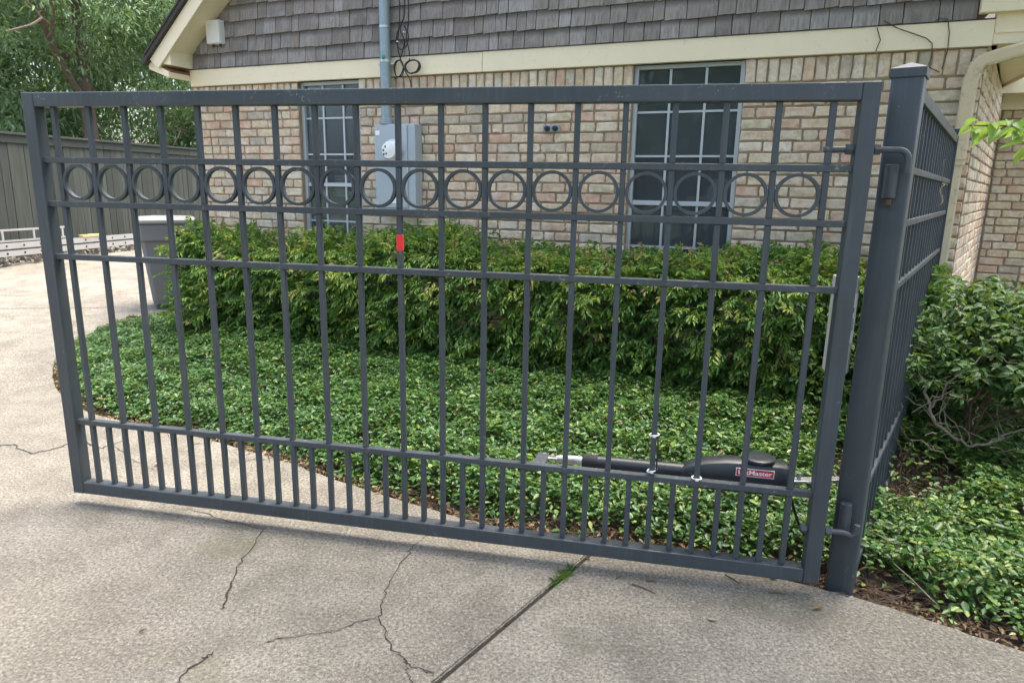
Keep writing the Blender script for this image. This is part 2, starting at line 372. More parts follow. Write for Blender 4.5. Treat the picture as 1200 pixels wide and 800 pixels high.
CR = [([(-1.161, 2.96), (-1.156, 2.694), (-1.138, 2.529), (-1.101, 2.364), (-1.089, 2.326)], .006),
      ([(-.34, 3.0), (-.377, 2.932), (-.444, 2.79), (-.474, 2.648), (-.496, 2.487), (-.495, 2.371), (-.489, 2.306), (-.45, 2.205), (-.393, 2.107), (-.345, 2.05), (-.27, 2.014), (-.244, 1.985)], .005),
      ([(-.489, 2.306), (-.559, 2.272), (-.639, 2.209), (-.708, 2.188), (-.813, 2.166), (-.865, 2.14)], .004),
      ([(-1.02, 2.09), (-1.042, 2.059), (-1.067, 1.998), (-1.092, 1.90), (-1.16, 1.78)], .007),
      ([(-.345, 2.05), (-.335, 1.99), (-.30, 1.93)], .004), ([(-1.16, 2.96), (-1.35, 3.03), (-1.62, 3.16)], .005),
      ([(-3.6, 3.98), (-3.139, 3.946), (-3.073, 3.964), (-2.863, 3.83), (-2.79, 3.89), (-2.70, 4.06)], .012), ([(-2.70, 4.06), (-2.58, 3.96), (-2.5, 3.93), (-2.44, 4.09)], .011), ([(-2.45, 3.97), (-2.25, 3.78), (-2.0, 3.6)], .005),
      ([(-9, 7.6), (-6.6, 7.75), (-5.3, 7.9), (-4.6, 8.0)], .02), ([(-8.8, 6.0), (-6.4, 6.9), (-5.3, 7.4)], .007), ([(-5.1, 4.6), (-4.4, 4.35), (-3.6, 4.2)], .005)]
for pts, w in CR: strip(pts, w).build('crack', 'crack_dirt', slabL)
B().prism([(*ja(JS, -.03), -.06), (*ja(JM, -.03), -.06), (*ja(JM, .03), -.06), (*ja(JS, .03), -.06)], (0, 0, 0), (0, 0, .046)).build('joint_filler', 'crack_dirt', slabL)
# planted bed (soil sheet)
nx, ny = 100, 76; gx = np.linspace(-4.3, 9, nx); gy = np.linspace(.9, 8.2, ny); X, Y = np.meshgrid(gx, gy)
Z = zbed(X, Y); ins = inpoly(X, Y, BED) | (seg_dist(X, Y, EDGE) < .16)
Z = np.where(inpoly(X, Y, BED), Z, zg(Y)-.045)
idx = np.arange(nx*ny).reshape(ny, nx); q = np.stack([idx[:-1, :-1], idx[:-1, 1:], idx[1:, 1:], idx[1:, :-1]], -1).reshape(-1, 4)
keep = ins.ravel()[q].any(1)
tag(link('bed_soil', fast_mesh('bed_soil', np.stack([X, Y, Z], -1).reshape(-1, 3), q[keep], 'soil', smooth=True)), kind='structure')

# ================================================================== HOUSE
house = empty('brick_house', (HC.x, HC.y, 0), math.pi-HY, label='tan brick house with grey shingled gable and cream trim behind the hedge', cat='house')
def px_area(p, n, a):       # how large a small flat piece shows in the photo (0 when out of view)
    d = Vector(p)-Vector((0, 0, EYE)); zc = d.dot(FW)
    if zc < .2: return 0
    x = d.dot(RT)/zc*800; y = d.dot(UP)/zc*800
    if abs(x) > 615 or abs(y) > 415: return 0
    return a*abs(d.normalized().dot(Vector(n)))*(800/zc)**2
def brick_variant(seed, l, h, d=.06):
    rd = random.Random(seed); j = lambda a: rd.uniform(-a, a)
    hx, hz = l/2, h/2
    ol = [(-hx+.004, -hz), (0+j(.02), -hz+j(.003)), (hx-.004, -hz), (hx, 0+j(.008)), (hx-.004, hz), (0+j(.02), hz+j(.003)), (-hx+.004, hz), (-hx, 0+j(.008))]
    ol = [(x+j(.0035), z+j(.003)) for x, z in ol]
    v = [(x, -d, z) for x, z in ol]+[(x, -.007+j(.002), z) for x, z in ol]+[(x*(1-.008/hx)+j(.0015), j(.0025), z*(1-.007/hz)+j(.001)) for x, z in ol]
    f = []
    for k in range(8): f += [(k, (k+1) % 8, 8+(k+1) % 8, 8+k), (8+k, 8+(k+1) % 8, 16+(k+1) % 8, 16+k)]
    f.append(tuple(range(16, 24)))
    return v, f
def variant_mesh(name, vf, mat):
    me = bpy.data.meshes.new(name); me.from_pydata(vf[0], [], vf[1]); bm = bmesh.new(); bm.from_mesh(me); bmesh.ops.recalc_face_normals(bm, faces=bm.faces); bm.to_mesh(me); bm.free(); me.materials.append(M[mat]); return me
VAR = [brick_variant(100+k, .2, .069) for k in range(9)]; VARM = [variant_mesh('brick', v, 'brick') for v in VAR]
HVAR = [brick_variant(200+k, .095, .069) for k in range(5)]; HVARM = [variant_mesh('half_brick', v, 'brick') for v in HVAR]
pieces = []   # (area, wall object, kind, variant, matrix)
Hm = Matrix.Translation(HC) @ Matrix.Rotation(math.pi-HY, 4, 'Z')
CO = .081
def brick_field(wall, org, d, n, x0, x1, z0, z1, seed, holes=(), zmin=-9, soldier=None):
    """courses of individually sized bricks; org, d, n in house coordinates"""
    rd = random.Random(seed); O = Vector(org); D = Vector(d); N = Vector(n)
    rows = int((z1-z0)/CO)
    def put(x, z, kind, sx, rotq=False):
        k = rd.randrange(9 if kind == 0 else 5); fl = rd.choice((1, -1)); p = O+D*x+Vector((0, 0, z))+N*rd.uniform(-.004, .003)
        Xa = D*sx*fl; Za = Vector((0, 0, 1))
        if rotq: Xa, Za = Vector((0, 0, 1))*sx, -D
        tw = rd.uniform(-.012, .012)
        Xa, Za = Xa+Za*tw*sx, Za-Xa.normalized()*tw
        m = Matrix(((Xa.x, N.x, Za.x, p.x), (Xa.y, N.y, Za.y, p.y), (Xa.z, N.z, Za.z, p.z), (0, 0, 0, 1)))
        wp = Hm @ p; wn = (Hm.to_3x3() @ N)
        a = px_area(wp, wn, (.2 if kind == 0 else .095)*sx*.069) if z > zmin else 0
        pieces.append((a, wall, kind, k, m))
    for r in range(rows):
        z = z1-(r+.5)*CO; x = x0+rd.uniform(0, .11)-.11 if r % 2 else x0-.01
        spans = [(x0, x1)]
        for (hx0, hx1, hz0, hz1) in holes:
            if hz0-.02 < z < hz1+.02:
                ns = []
                for a, b in spans:
                    if hx0 > a: ns.append((a, min(b, hx0)))
                    if hx1 < b: ns.append((max(a, hx1), b))
                spans = [s_ for s_ in ns if s_[1]-s_[0] > .03]
        for a, b in spans:
            x = a; first = r % 2
            while x < b-.02:
                l = rd.choice((.10, .105)) if (first or rd.random() < .16) else rd.uniform(.185, .222)
                first = 0
                if b-(x+l) < .06: l = b-x
                if l > .26: l = (b-x)/2
                bl = l-.011
                put(x+l/2, z, 1 if bl < .14 else 0, bl/(.095 if bl < .14 else .2)); x += l
    if soldier:
        za, zb, sp_ = soldier
        for a, b in sp_:
            k = max(1, round((b-a)/.08)); w = (b-a)/k
            for i in range(k): put(a+(i+.5)*w, (za+zb)/2, 0, (zb-za-.008)/.2*rd.uniform(.97, 1), True)
WIN = [(1.505, 2.335, .45, 2.548), (4.885, 5.58, .45, 2.548)]
FZ0, FZ1 = 2.55, 2.71
# front wall: mortar body around the openings
m = B(); cuts = [-.0, 1.505, 2.335, 4.885, 5.58, 6.91]
for i in range(5):
    a, b = cuts[i], cuts[i+1]
    if i in (1, 3): m.box(a, b, -.22, -.013, -.2, .45)
    else: m.box(a, b, -.22, -.013, -.2, 2.70)
fwall = m.build('front_wall', 'mortar', house)
brick_field(fwall, (0, 0, 0), (1, 0, 0), (0, 1, 0), 0, 6.91, -.06, 2.373, 5, WIN, zmin=1.02, soldier=(2.376, 2.548, [(0, 1.505), (2.335, 4.885), (5.58, 6.91)]))
# side wall and the recessed wall at the right
SDv = Vector((-.246, -.969, 0)).normalized(); SNv = Vector((-.969, .246, 0)).normalized()
e3 = SDv*3.0
m = B(); P4 = [Vector((0, -.013, 0))-SNv*.013*1.0, Vector(e3)-SNv*.013, Vector(e3)-SNv*.2, Vector((0.19, -.22, 0))]
m.prism([(p.x, p.y, 0) for p in P4], (0, 0, -.2), (0, 0, 2.70)); swall = m.build('side_wall', 'mortar', house)
brick_field(swall, (0, 0, 0), tuple(SDv), tuple(SNv), .012, 3.0, -.06, 2.60, 8, zmin=.75)
m = B(); m.box(e3.x-3.2, e3.x+.3, e3.y-.25, e3.y-.013, -.2, 2.75); rwall = m.build('recessed_wall', 'mortar', house)
brick_field(rwall, (e3.x-3.2, e3.y, 0), (1, 0, 0), (0, 1, 0), 0, 3.19, -.06, 2.60, 9, zmin=.75)
# left flank and back of the house, out of view
m = B(); m.box(6.70, 6.905, -8.4, -.225, -.2, 2.7); m.box(-3, 6.69, -8.6, -8.41, -.2, 2.7); m.build('flank_wall', 'brick', house)
pieces.sort(key=lambda p: -p[0])
rest = {}
for i, (a, wall, kind, k, mm) in enumerate(pieces):
    if i < 300 and a > 0:
        o = link('brick', (VARM if kind == 0 else HVARM)[k], wall); o.matrix_local = mm
    else: rest.setdefault(wall, []).append((kind, k, mm))
for wall, lst in rest.items():
    mbb = B()
    for kind, k, mm in lst:
        v, f = (VAR if kind == 0 else HVAR)[k]; mbb.add([mm @ Vector(p) for p in v], f)
    tag(link('brick_courses', mbb.mesh('brick_courses', 'brick'), wall), kind='stuff')

# gable: backing, shingles, frieze, rake, eaves
AX = 3.33; SL = .88
def rake_x(z): return 6.853-(z-2.844)/SL if z > 2.844 else 6.853
apz = 2.844+(6.853-AX)*SL
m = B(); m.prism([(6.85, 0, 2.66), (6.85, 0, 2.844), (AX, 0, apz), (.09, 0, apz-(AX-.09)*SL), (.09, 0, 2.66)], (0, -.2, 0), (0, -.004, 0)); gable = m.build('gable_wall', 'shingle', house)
SH = []
rd = random.Random(3)
for k in range(3):
    w = .5; v = []
    xs_ = [-.5, -.2+rd.uniform(-.05, .05), .15+rd.uniform(-.05, .05), .5]
    bz = [rd.uniform(-.004, .004) for _ in xs_]
    v = [(x, .004, .205) for x in xs_]+[(x, .0, .205) for x in xs_]+[(x, .026+rd.uniform(-.003, .003), b) for x, b in zip(xs_, bz)]+[(x, .002, b) for x, b in zip(xs_, bz)]
    f = []
    for i in range(3): f += [(i, i+1, 9+i, 8+i), (8+i, 9+i, 13+i, 12+i), (12+i, 13+i, 5+i, 4+i), (4+i, 5+i, i+1, i)]
    f += [(0, 8, 12, 4), (3, 7, 15, 11)]
    SH.append((v, f))
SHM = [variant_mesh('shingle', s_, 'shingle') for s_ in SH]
EXP = .139; sh = []
for r in range(26):
    z = FZ1+.004+r*EXP; x1 = min(6.85, rake_x(z+.05)); x0 = .095 if z < 3.2 else max(.095, 2*AX-rake_x(z)-.1)
    if x1-x0 < .15: break
    x = x0-rd.uniform(0, .08)*(r % 2)
    while x < x1-.03:
        w = rd.choice((.085, .105, .125, .14, .16, .19, .215))*rd.uniform(.92, 1.08)
        a, b = max(x, x0), min(x+w, x1)
        if b-a > .03:
            sag = rd.uniform(-.006, .004); mm = Matrix.Translation((a+(b-a)/2, rd.uniform(0, .006), z+sag)) @ Matrix.Rotation(rd.uniform(-.012, .012), 4, 'Y') @ Matrix.Diagonal((b-a-.006, 1, 1, 1))
            wp = Hm @ Vector(((a+b)/2, 0, z+.07)); sh.append((px_area(wp, Hm.to_3x3() @ Vector((0, 1, 0)), (b-a)*EXP), rd.randrange(3), mm))
        x += w
sh.sort(key=lambda p: -p[0]); mbb = B()
for i, (a, k, mm) in enumerate(sh):
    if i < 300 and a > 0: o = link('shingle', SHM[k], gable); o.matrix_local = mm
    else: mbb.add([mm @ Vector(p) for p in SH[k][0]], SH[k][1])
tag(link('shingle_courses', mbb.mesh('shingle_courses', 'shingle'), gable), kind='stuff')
m = B(); m.box(-.012, 3.62, -.02, .026, FZ0, FZ1); m.build('frieze_board', 'cream_trim', house, bevel=.003)
m = B(); m.box(3.624, 6.90, -.02, .025, FZ0+.001, FZ1-.001); m.build('frieze_board', 'cream_trim', house, bevel=.003)
m = B(); m.box(-.012, 6.9, -.01, .034, FZ1+.0005, FZ1+.006); m.build('drip_cap', 'roof_dark', house)
# left rake: fascia, soffit, roof slab; eave return
RO = .31
def rk(off, up): return lambda z: None
ux, uz = -1/math.hypot(1, SL), SL/math.hypot(1, SL); nx_, nz_ = uz, -ux      # up-slope and outward normal on the left pitch
def slopept(x0, z0, t_, nrm): return (x0+ux*t_+nx_*nrm, 0, z0+uz*t_+nz_*nrm)
RX, RZ = 7.03, 2.715        # lower end of the fascia
TL = (RX-AX)/(-ux)
m = B(); m.prism([slopept(RX, RZ, 0, -.035), slopept(RX, RZ, TL, -.035), slopept(RX, RZ, TL, .095), slopept(RX, RZ, -.02, .095)], (0, RO-.022, 0), (0, RO, 0)); m.build('rake_board', 'cream_trim', house, bevel=.003)
m = B(); m.prism([slopept(RX, RZ, .02, -.012), slopept(RX, RZ, TL, -.012), slopept(RX, RZ, TL, .01), slopept(RX, RZ, .02, .01)], (0, .0, 0), (0, RO-.024, 0)); m.build('rake_soffit', 'cream_trim', house)
m = B(); m.prism([(6.86, 0, 2.715), (7.0, 0, 2.735), (6.97, 0, 2.755), (6.86, 0, 2.85)], (0, .0, 0), (0, RO-.026, 0)); m.build('soffit_block', 'cream_trim', house, bevel=.003)
ROt = B(); ROt.prism([slopept(RX, RZ, -.10, .097), slopept(RX, RZ, TL, .097), slopept(RX, RZ, TL, .135), slopept(RX, RZ, -.10, .135)], (0, -8.5, 0), (0, RO+.035, 0))
RX2 = 2*AX-RX
ROt.prism([(2*AX-p[0], 0, p[2]) for p in (slopept(RX, RZ, .32, .097), slopept(RX, RZ, TL, .097), slopept(RX, RZ, TL, .135), slopept(RX, RZ, .32, .135))], (0, -8.5, 0), (0, RO+.035, 0))
roof = ROt.build('roof', 'roof_dark', house)
m = B(); m.prism([slopept(RX, RZ, 0, .1355), slopept(RX, RZ, TL, .1355), slopept(RX, RZ, TL, .15), slopept(RX, RZ, -.02, .15)], (0, RO-.12, 0), (0, RO+.045, 0)); m.build('roof_edge', 'roof_dark', roof)
m = B(); m.prism([(6.905, 0, 2.60), (7.16, 0, 2.69), (7.175, 0, 2.755), (7.05, 0, 2.765), (7.02, 0, 2.712), (6.905, 0, 2.655)], (0, -.02, 0), (0, RO-.03, 0)); m.build('eave_return', 'cream_trim', house, bevel=.003)
m = B(); m.prism([(6.905, 0, 2.657), (7.015, 0, 2.714), (7.01, 0, 2.722), (6.905, 0, 2.675)], (0, .0, 0), (0, RO-.05, 0)); m.build('flashing', 'rust_flashing', house)
m = B(); m.box(6.93, 7.17, -8.4, -.03, 2.69, 2.76); m.build('eave_box', 'cream_trim', house)
# right eave: soffit along the side wall, fascia, gutter, return block
m = B(); m.prism([(-.02, .03, 0), (-.62, .03, 0), (-.62, -3.6, 0), (e3.x+.2, -3.6, 0), (e3.x+.02, e3.y-.02, 0)], (0, 0, 2.625), (0, 0, 2.65)); m.build('side_soffit', 'cream_trim', house)
m = B(); m.box(-.61, .088, .0205, .085, 2.742, 3.0); m.build('return_block', 'cream_trim', house, bevel=.004)
m = B(); m.box(-.62, -.014, -.03, .02, 2.56, 2.775); m.build('eave_end', 'cream_trim', house)
m = B(); m.box(-.64, -.622, -3.6, .05, 2.60, 2.80); m.build('side_fascia', 'cream_trim', house)
m = B(); m.prism([(-.645, 0, 2.79), (-.645, 0, 2.68), (-.70, 0, 2.68), (-.765, 0, 2.735), (-.765, 0, 2.80), (-.755, 0, 2.80), (-.755, 0, 2.738), (-.697, 0, 2.69), (-.655, 0, 2.69), (-.655, 0, 2.79)], (0, -3.6, 0), (0, .09, 0)); m.build('gutter', 'white_plastic', house)
m = B()
for z in np.arange(2.35, 2.62, .09): pass
m.box(e3.x-3.2, e3.x+.1, e3.y-.01, e3.y+.03, 2.44, 2.62); m.build('recess_frieze', 'cream_trim', house)
ROt = B(); ROt.prism([(e3.x-3.3, e3.y+.35, 2.66), (-.62, e3.y+.35, 2.66), (-.62, -8.5, 5.6), (e3.x-3.3, -8.5, 5.6)], (0, 0, 0), (0, 0, .05)); ROt.build('wing_roof', 'roof_dark', house)
ROt = B(); ROt.box(e3.x-3.3, -.645, e3.y+.33, e3.y+.352, 2.56, 2.71); ROt.build('wing_fascia', 'cream_trim', house)
# downspout: gutter elbow, corrugated bend, wide and narrow runs
ds = B()
def ribbed(path, w, d_, ribs=5):
    P = [Vector(p) for p in path]; rings = []
    for i, p in enumerate(P):
        dd = (P[min(i+1, len(P)-1)]-P[max(i-1, 0)]).normalized(); e1 = Vector((0, 1, 0)); e1 = (e1-dd*e1.dot(dd)).normalized(); e2 = dd.cross(e1)
        ring = []; n_ = 40
        for k in range(n_):
            a = 2*math.pi*k/n_; cx, cy = math.cos(a), math.sin(a)
            s1 = math.copysign(abs(cx)**.45, cx)*w/2; s2 = math.copysign(abs(cy)**.45, cy)*d_/2
            rib = 1+.025*math.cos(a*10)
            ring.append(p+e2*s1*rib+e1*s2*rib)
        rings.append(ring)
    n_ = 40; fs = []
    for i in range(len(P)-1): fs += [(i*n_+k, i*n_+(k+1) % n_, (i+1)*n_+(k+1) % n_, (i+1)*n_+k) for k in range(n_)]
    return [v for q_ in rings for v in q_], fs
bend = [(-.69, .09, 2.66), (-.55, .085, 2.615), (-.3, .08, 2.545), (-.05, .075, 2.478)]
for k in range(13):
    a = k/12; ang = R(15)+a*R(75); bend.append((.015+.075*math.sin(ang)-.02+(.006 if k % 2 else 0), .072, 2.375+.085*math.cos(ang)+(.006 if k % 2 else 0)))
bend += [(.085, .07, 2.34), (.085, .066, 2.1), (.085, .06, 1.80)]
ds.add(*ribbed(bend, .088, .06)); dsp = ds.build('downspout', 'tan_metal', house, smooth=True)
ds = B(); ds.add(*ribbed([(.085, .058, 1.86), (.085, .058, 1.2), (.085, .058, .30), (.085, .075, .22), (.085, .16, .15)], .062, .046)); ds.build('lower_run', 'tan_metal', dsp, smooth=True)
ds = B(); ds.box(.045, .125, 0, .095, 1.835, 1.842); ds.build('joint_band', 'tan_metal', dsp)

# windows: frame, sashes, muntins, panes
def window(x0, x1, vs, hs, meet, pitch):
    w = empty('window'); w.parent = house
    z0, z1 = .45, 2.548; yb = -.085
    m = B(); m.box(x0, x0+.032, yb-.03, yb+.035, z0, z1); m.box(x1-.032, x1, yb-.03, yb+.035, z0, z1); m.box(x0+.032, x1-.032, yb-.03, yb+.033, z1-.03, z1); m.box(x0+.032, x1-.032, yb-.03, yb+.033, z0, z0+.04)
    m.build('frame', 'window_alu', w, bevel=.002)
    B().box(x0-.01, x1+.01, -.14, .02, z0-.055, z0-.002).build('sill', 'brick', w, bevel=.004)
    B().box(x0+.033, x1-.033, yb-.012, yb+.024, meet-.018, meet+.018).build('meeting_rail', 'window_alu', w, bevel=.002)
    zl = [z1-.03]+hs+[meet+.018]; zl2 = [meet-.018, meet-.35, meet-.68, z0+.04]
    xl = [x0+.032]+vs+[x1-.032]
    for zz in hs+zl2[1:3]: B().box(x0+.033, x1-.033, yb-.004, yb+.012, zz-.008, zz+.008).build('muntin', 'window_alu', w)
    for xx in vs:
        for a, b in ((meet+.0185, z1-.031), (z0+.041, meet-.0185)): B().box(xx-.009, xx+.009, yb-.006, yb+.014, a, b).build('muntin', 'window_alu', w)
    for zs in (zl, zl2):
        for i in range(3):
            for j in range(len(zs)-1):
                o = B().box(xl[i], xl[i+1], -.002, .002, 0, zs[j]-zs[j+1]).mesh('pane', 'window_glass')
                link('pane', o, w, loc=(0, yb+random.uniform(-.001, .001), zs[j+1]), rot=(random.uniform(-.004, .004), 0, 0))
window(1.505, 2.335, [1.785, 2.055], [1.865, 2.20], 1.50, 0)
window(4.885, 5.58, [5.11, 5.34], [1.885, 2.22], 1.60, 0)
bl = B()
for k in range(7): bl.box(4.955, 5.30, -.175, -.15, 1.49+k*.03, 1.513+k*.03)
bl.build('blind', 'offwhite_box', house)
# the dark room behind the glass (one open-fronted box, the wall closes it)
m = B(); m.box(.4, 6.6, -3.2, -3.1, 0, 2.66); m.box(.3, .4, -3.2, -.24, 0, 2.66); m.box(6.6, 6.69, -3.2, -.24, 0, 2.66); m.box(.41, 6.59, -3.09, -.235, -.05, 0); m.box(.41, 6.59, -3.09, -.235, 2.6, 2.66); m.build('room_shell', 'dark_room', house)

def hplace(o, x, y, z, rz=0):
    p = Hm @ Vector((x, y, z)); o.location = p; o.rotation_euler = (0, 0, math.pi-HY+rz); return o
cb = hplace(empty('cabinet', label='low dark cabinet seen through the right window', cat='cabinet'), 1.8, -.45, 0)
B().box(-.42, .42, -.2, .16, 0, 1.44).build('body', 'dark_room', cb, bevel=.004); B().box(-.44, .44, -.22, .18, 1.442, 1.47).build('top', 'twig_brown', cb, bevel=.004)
o = hplace(tag(link('card_box', B().box(-.12, .12, -.08, .08, 0, .085).mesh('card_box', 'brown_card', bevel=.003)), 'long brown box inside the right window, on the cabinet', 'box'), 1.79, -.42, 1.472)
jr = hplace(empty('ceramic_jar', label='pale lidded ceramic jar inside the right window', cat='jar'), 1.655, -.38, 1.472)
B().lathe([(.05, 0), (.085, .02), (.105, .09), (.10, .15), (.06, .19), (.055, .205)], n=24).build('body', 'pale_ceramic', jr, smooth=True)
B().lathe([(.064, .2055), (.066, .215), (.045, .235), (.012, .245), (.018, .262), (.004, .275)], n=24).build('lid', 'pale_ceramic', jr, smooth=True)

# ------------------------------------------------------------------ fixtures on the house
mt = hplace(empty('electric_meter_box', label='grey steel electric meter box with round meter on the brick wall', cat='meter box'), 4.43, 0, 1.385)
B().box(-.21, .21, .004, .13, 0, .75).build('box', 'meter_steel', mt, bevel=.008)
B().box(.0-.135, .2, .1305, .142, .02, .735).build('cover', 'meter_steel', mt, bevel=.004)
ring = B().lathe([(.098, .1425), (.098, .16), (.088, .165), (.086, .1655)], c=(0, 0, .52), n=28, axis='y').build('meter_ring', 'zinc', mt, smooth=True)
dial = B().lathe([(.082, .166), (.082, .215), (.07, .232), (.03, .238), (.002, .239)], c=(0, 0, .52), n=28, axis='y').build('meter', 'meter_glass', mt, smooth=True)
fcs = B()
for dx, dz in ((.03, .03), (.05, .0), (.02, -.03), (.045, -.035)): fcs.box(dx-.006, dx+.006, .236, .2405, .52+dz-.008, .52+dz+.008)
fcs.build('dial_marks', 'print_black', dial)
B().box(.145, .19, .143, .1445, .655, .695).build('sticker', 'print_white', mt)
B().box(-.03, .06, .1425, .1435, .06, .105).build('rating_plate', 'print_white', mt)
B().box(-.15, -.137, .131, .155, .33, .41).build('latch', 'zinc', mt, bevel=.002)
for sx_, sz_ in ((-.12, .05), (.185, .05), (-.12, .71), (.185, .71)): B().lathe([(.007, .1421), (.006, .147)], c=(sx_, 0, sz_), n=8, axis='y').build('screw', 'zinc', mt)
pi_ = hplace(empty('conduit_pipe', label='galvanised steel conduit pipe rising from the meter box', cat='pipe'), 4.535, .085, 2.135)
B().lathe([(.047, 0), (.047, 2.3)], n=24).build('pipe', 'conduit_steel', pi_, smooth=True)
B().lathe([(.058, .002), (.058, .05), (.05, .055)], n=24).build('hub', 'conduit_steel', pi_, smooth=True)
for z in (.52, .80): B().lathe([(.0478, z), (.0505, z+.002), (.0505, z+.022), (.0478, z+.024)], n=24).build('coupling', 'zinc', pi_, smooth=True)
B().box(-.085, .085, -.052, .0, .505, .515).build('strap', 'zinc', pi_)
B().lathe([(.014, .046), (.017, .05), (.014, .058), (.003, .062)], c=(-.012, 0, .56), n=14, axis='y').build('seal', 'green_plastic', pi_, smooth=True)
cbn = hplace(empty('cable_bundle', label='coiled black cables hanging beside the conduit pipe', cat='cables'), 4.36, .035, 2.6)
def coil(cx, cz, rx, rz, n, turns=3.0, y=.02):
    return [(cx+rx*math.cos(a)*(1+.06*math.sin(3*a)), y+.012*math.sin(a*1.3)+.004*a/6, cz+rz*math.sin(a)*(1+.05*math.cos(2.1*a))) for a in np.linspace(.3, turns*2*math.pi, n)]
B().tube(coil(-.085, .015, .072, .056, 70), .0055, 6).build('coil', 'cable_black', cbn, smooth=True)
B().tube(coil(.055, .005, .042, .072, 60, 2.4), .005, 6).build('coil', 'cable_black', cbn, smooth=True)
for pts in ([(.03, .03, .75), (.035, .03, .4), (.06, .03, .2), (.02, .03, .05), (-.02, .03, -.03), (-.06, .03, -.09), (-.07, .03, -.16)], [(-.02, .03, .75), (-.015, .03, .45), (.03, .03, .33), (-.01, .03, .22), (.04, .03, .07)],
            [(-.05, .03, .75), (-.055, .03, .4), (-.03, .03, .26), (-.055, .03, .15), (-.06, .03, .06)], [(.02, .03, .36), (.06, .03, .3), (.07, .03, .22), (.03, .03, .16), (-.03, .03, .19), (-.05, .03, .27), (-.01, .03, .35)]):
    pp = [Vector(p) for p in pts]; sp_ = []
    for i in range(len(pp)-1):
        for k in range(5):
            q_ = k/5; p0, p1, p2, p3 = pp[max(i-1, 0)], pp[i], pp[i+1], pp[min(i+2, len(pp)-1)]
            sp_.append(.5*((2*p1)+(-p0+p2)*q_+(2*p0-5*p1+4*p2-p3)*q_*q_+(-p0+3*p1-3*p2+p3)*q_**3))
    B().tube(sp_+[pp[-1]], .005, 6).build('cable', 'cable_black', cbn, smooth=True)
for x, z in ((.055, .225), (-.01, .30), (-.06, .09)): B().box(x-.006, x+.006, .02, .045, z-.005, z+.005).build('clip', 'white_plastic', cbn)
jb = hplace(empty('junction_box', label='small white utility box on the shingled gable near the left rake', cat='utility box'), 6.487, .02, 2.925)
B().box(-.085, .085, 0, .07, 0, .215).build('box', 'white_plastic', jb, bevel=.006); B().box(-.082, .082, .0705, .078, .004, .211).build('cover', 'white_plastic', jb, bevel=.003)
for x in (-.05, .04): B().lathe([(.012, -.025), (.012, 0)], c=(x, .035, 0), n=10).build('gland', 'black_plastic', jb)
wv = hplace(empty('wall_spigot', label='small dark metal twin fitting let into the brick wall between the windows', cat='fitting'), 2.995, .002, 2.055)
B().box(-.075, .075, 0, .012, 0, .055).build('plate', 'conduit_steel', wv, bevel=.004)
for x in (-.035, .035): B().lathe([(.024, .0125), (.022, .03), (.01, .034), (.009, .05)], c=(x, 0, .028), n=14, axis='y').build('outlet', 'black_plastic', wv, smooth=True)
vine = hplace(empty('dry_vine', label='thin dry vine stems clinging to the cream frieze at the right corner', cat='vine'), .5, .03, 2.5)
for pts in ([(.13, .01, .24), (.05, .01, .19), (-.13, .012, .115), (-.17, .01, .08), (-.18, .01, .0), (-.165, -.01, -.06), (-.24, -.012, -.1)], [(-.17, .01, .22), (-.19, .012, .23), (-.24, .01, .225), (-.26, .01, .14), (-.265, .01, .03), (-.25, -.012, -.08)], [(.17, .01, .2), (.14, .01, .12), (.16, .01, .05)]):
    B().tube(pts, .0035, 5).build('stem', 'twig_brown', vine)
# ------------------------------------------------------------------ GATE
GY = -.2043; SPc = .18
GO = Vector((-.4711, 2.8534, 0)) + Vector((math.cos(GY), math.sin(GY), 0))*(-9.745*SPc)
gate = empty('driveway_gate', GO, GY, label='charcoal metal driveway gate with a row of rings, swung across the drive', cat='gate')
GW = 19.49*SPc+.008; FRW = .0605; ZT, ZB = 1.975, .067
ZR1, ZR2, ZM, ZL = 1.6995, 1.5055, 1.2645, .454; RH = .0255
h = FRW/2
B().box(0, FRW, -h, h, ZB, ZT).build('stile', 'gate_paint', gate, bevel=.004)
B().box(GW-FRW, GW, -h, h, ZB, ZT).build('stile', 'gate_paint', gate, bevel=.004)
B().box(FRW+.0005, GW-FRW-.0005, -h+.001, h-.001, ZT-FRW, ZT-.001).build('top_rail', 'rail_paint', gate, bevel=.004)
B().box(FRW+.0005, GW-FRW-.0005, -h+.001, h-.001, ZB+.001, ZB+FRW).build('bottom_rail', 'gate_paint', gate, bevel=.004)
for z, nm in ((ZR1, 'ring_rail'), (ZR2, 'ring_rail'), (ZM, 'middle_rail'), (ZL, 'lower_rail')):
    B().box(FRW-.002, GW-FRW+.002, -.0165, .0165, z-RH, z).build(nm, 'rail_paint', gate, bevel=.0018, seg=1)
pw = .0108
picks = {}
def picket(x, z0, z1, nm='picket'):
    key = (round(z0, 3), round(z1, 3))
    if key not in picks: picks[key] = B().box(-pw, pw, -pw, pw, 0, z1-z0).mesh('picket', 'gate_paint', bevel=.0016, seg=1)
    return link(nm, picks[key], gate, loc=(x, 0, z0))
xp = [(.745+i)*SPc for i in range(19)]
for i, x in enumerate(xp):
    for z0, z1 in ((ZR1, ZT-FRW), (ZR2, ZR1-RH), (ZM, ZR2-RH), (ZL, ZM-RH), (ZB+FRW, ZL-RH)): picket(x, z0+.0004, z1-.0004)
    if i < 18: picket(x+SPc/2, ZB+FRW+.0004, ZL-RH-.0004, 'short_picket')
ro = (ZR1-RH-ZR2)/2-.0005; ri = ro-.0125
ro = min(ro, .0788)
ring_me = None
nseg = 44; vs = []; fs = []
for k in range(nseg):
    a = 2*math.pi*k/nseg; c_, s_ = math.cos(a), math.sin(a)
    for rr, yy in ((ro, -.0105), (ro, .0105), (ro-.0118, .0105), (ro-.0118, -.0105)): vs.append((rr*c_, yy, rr*s_))
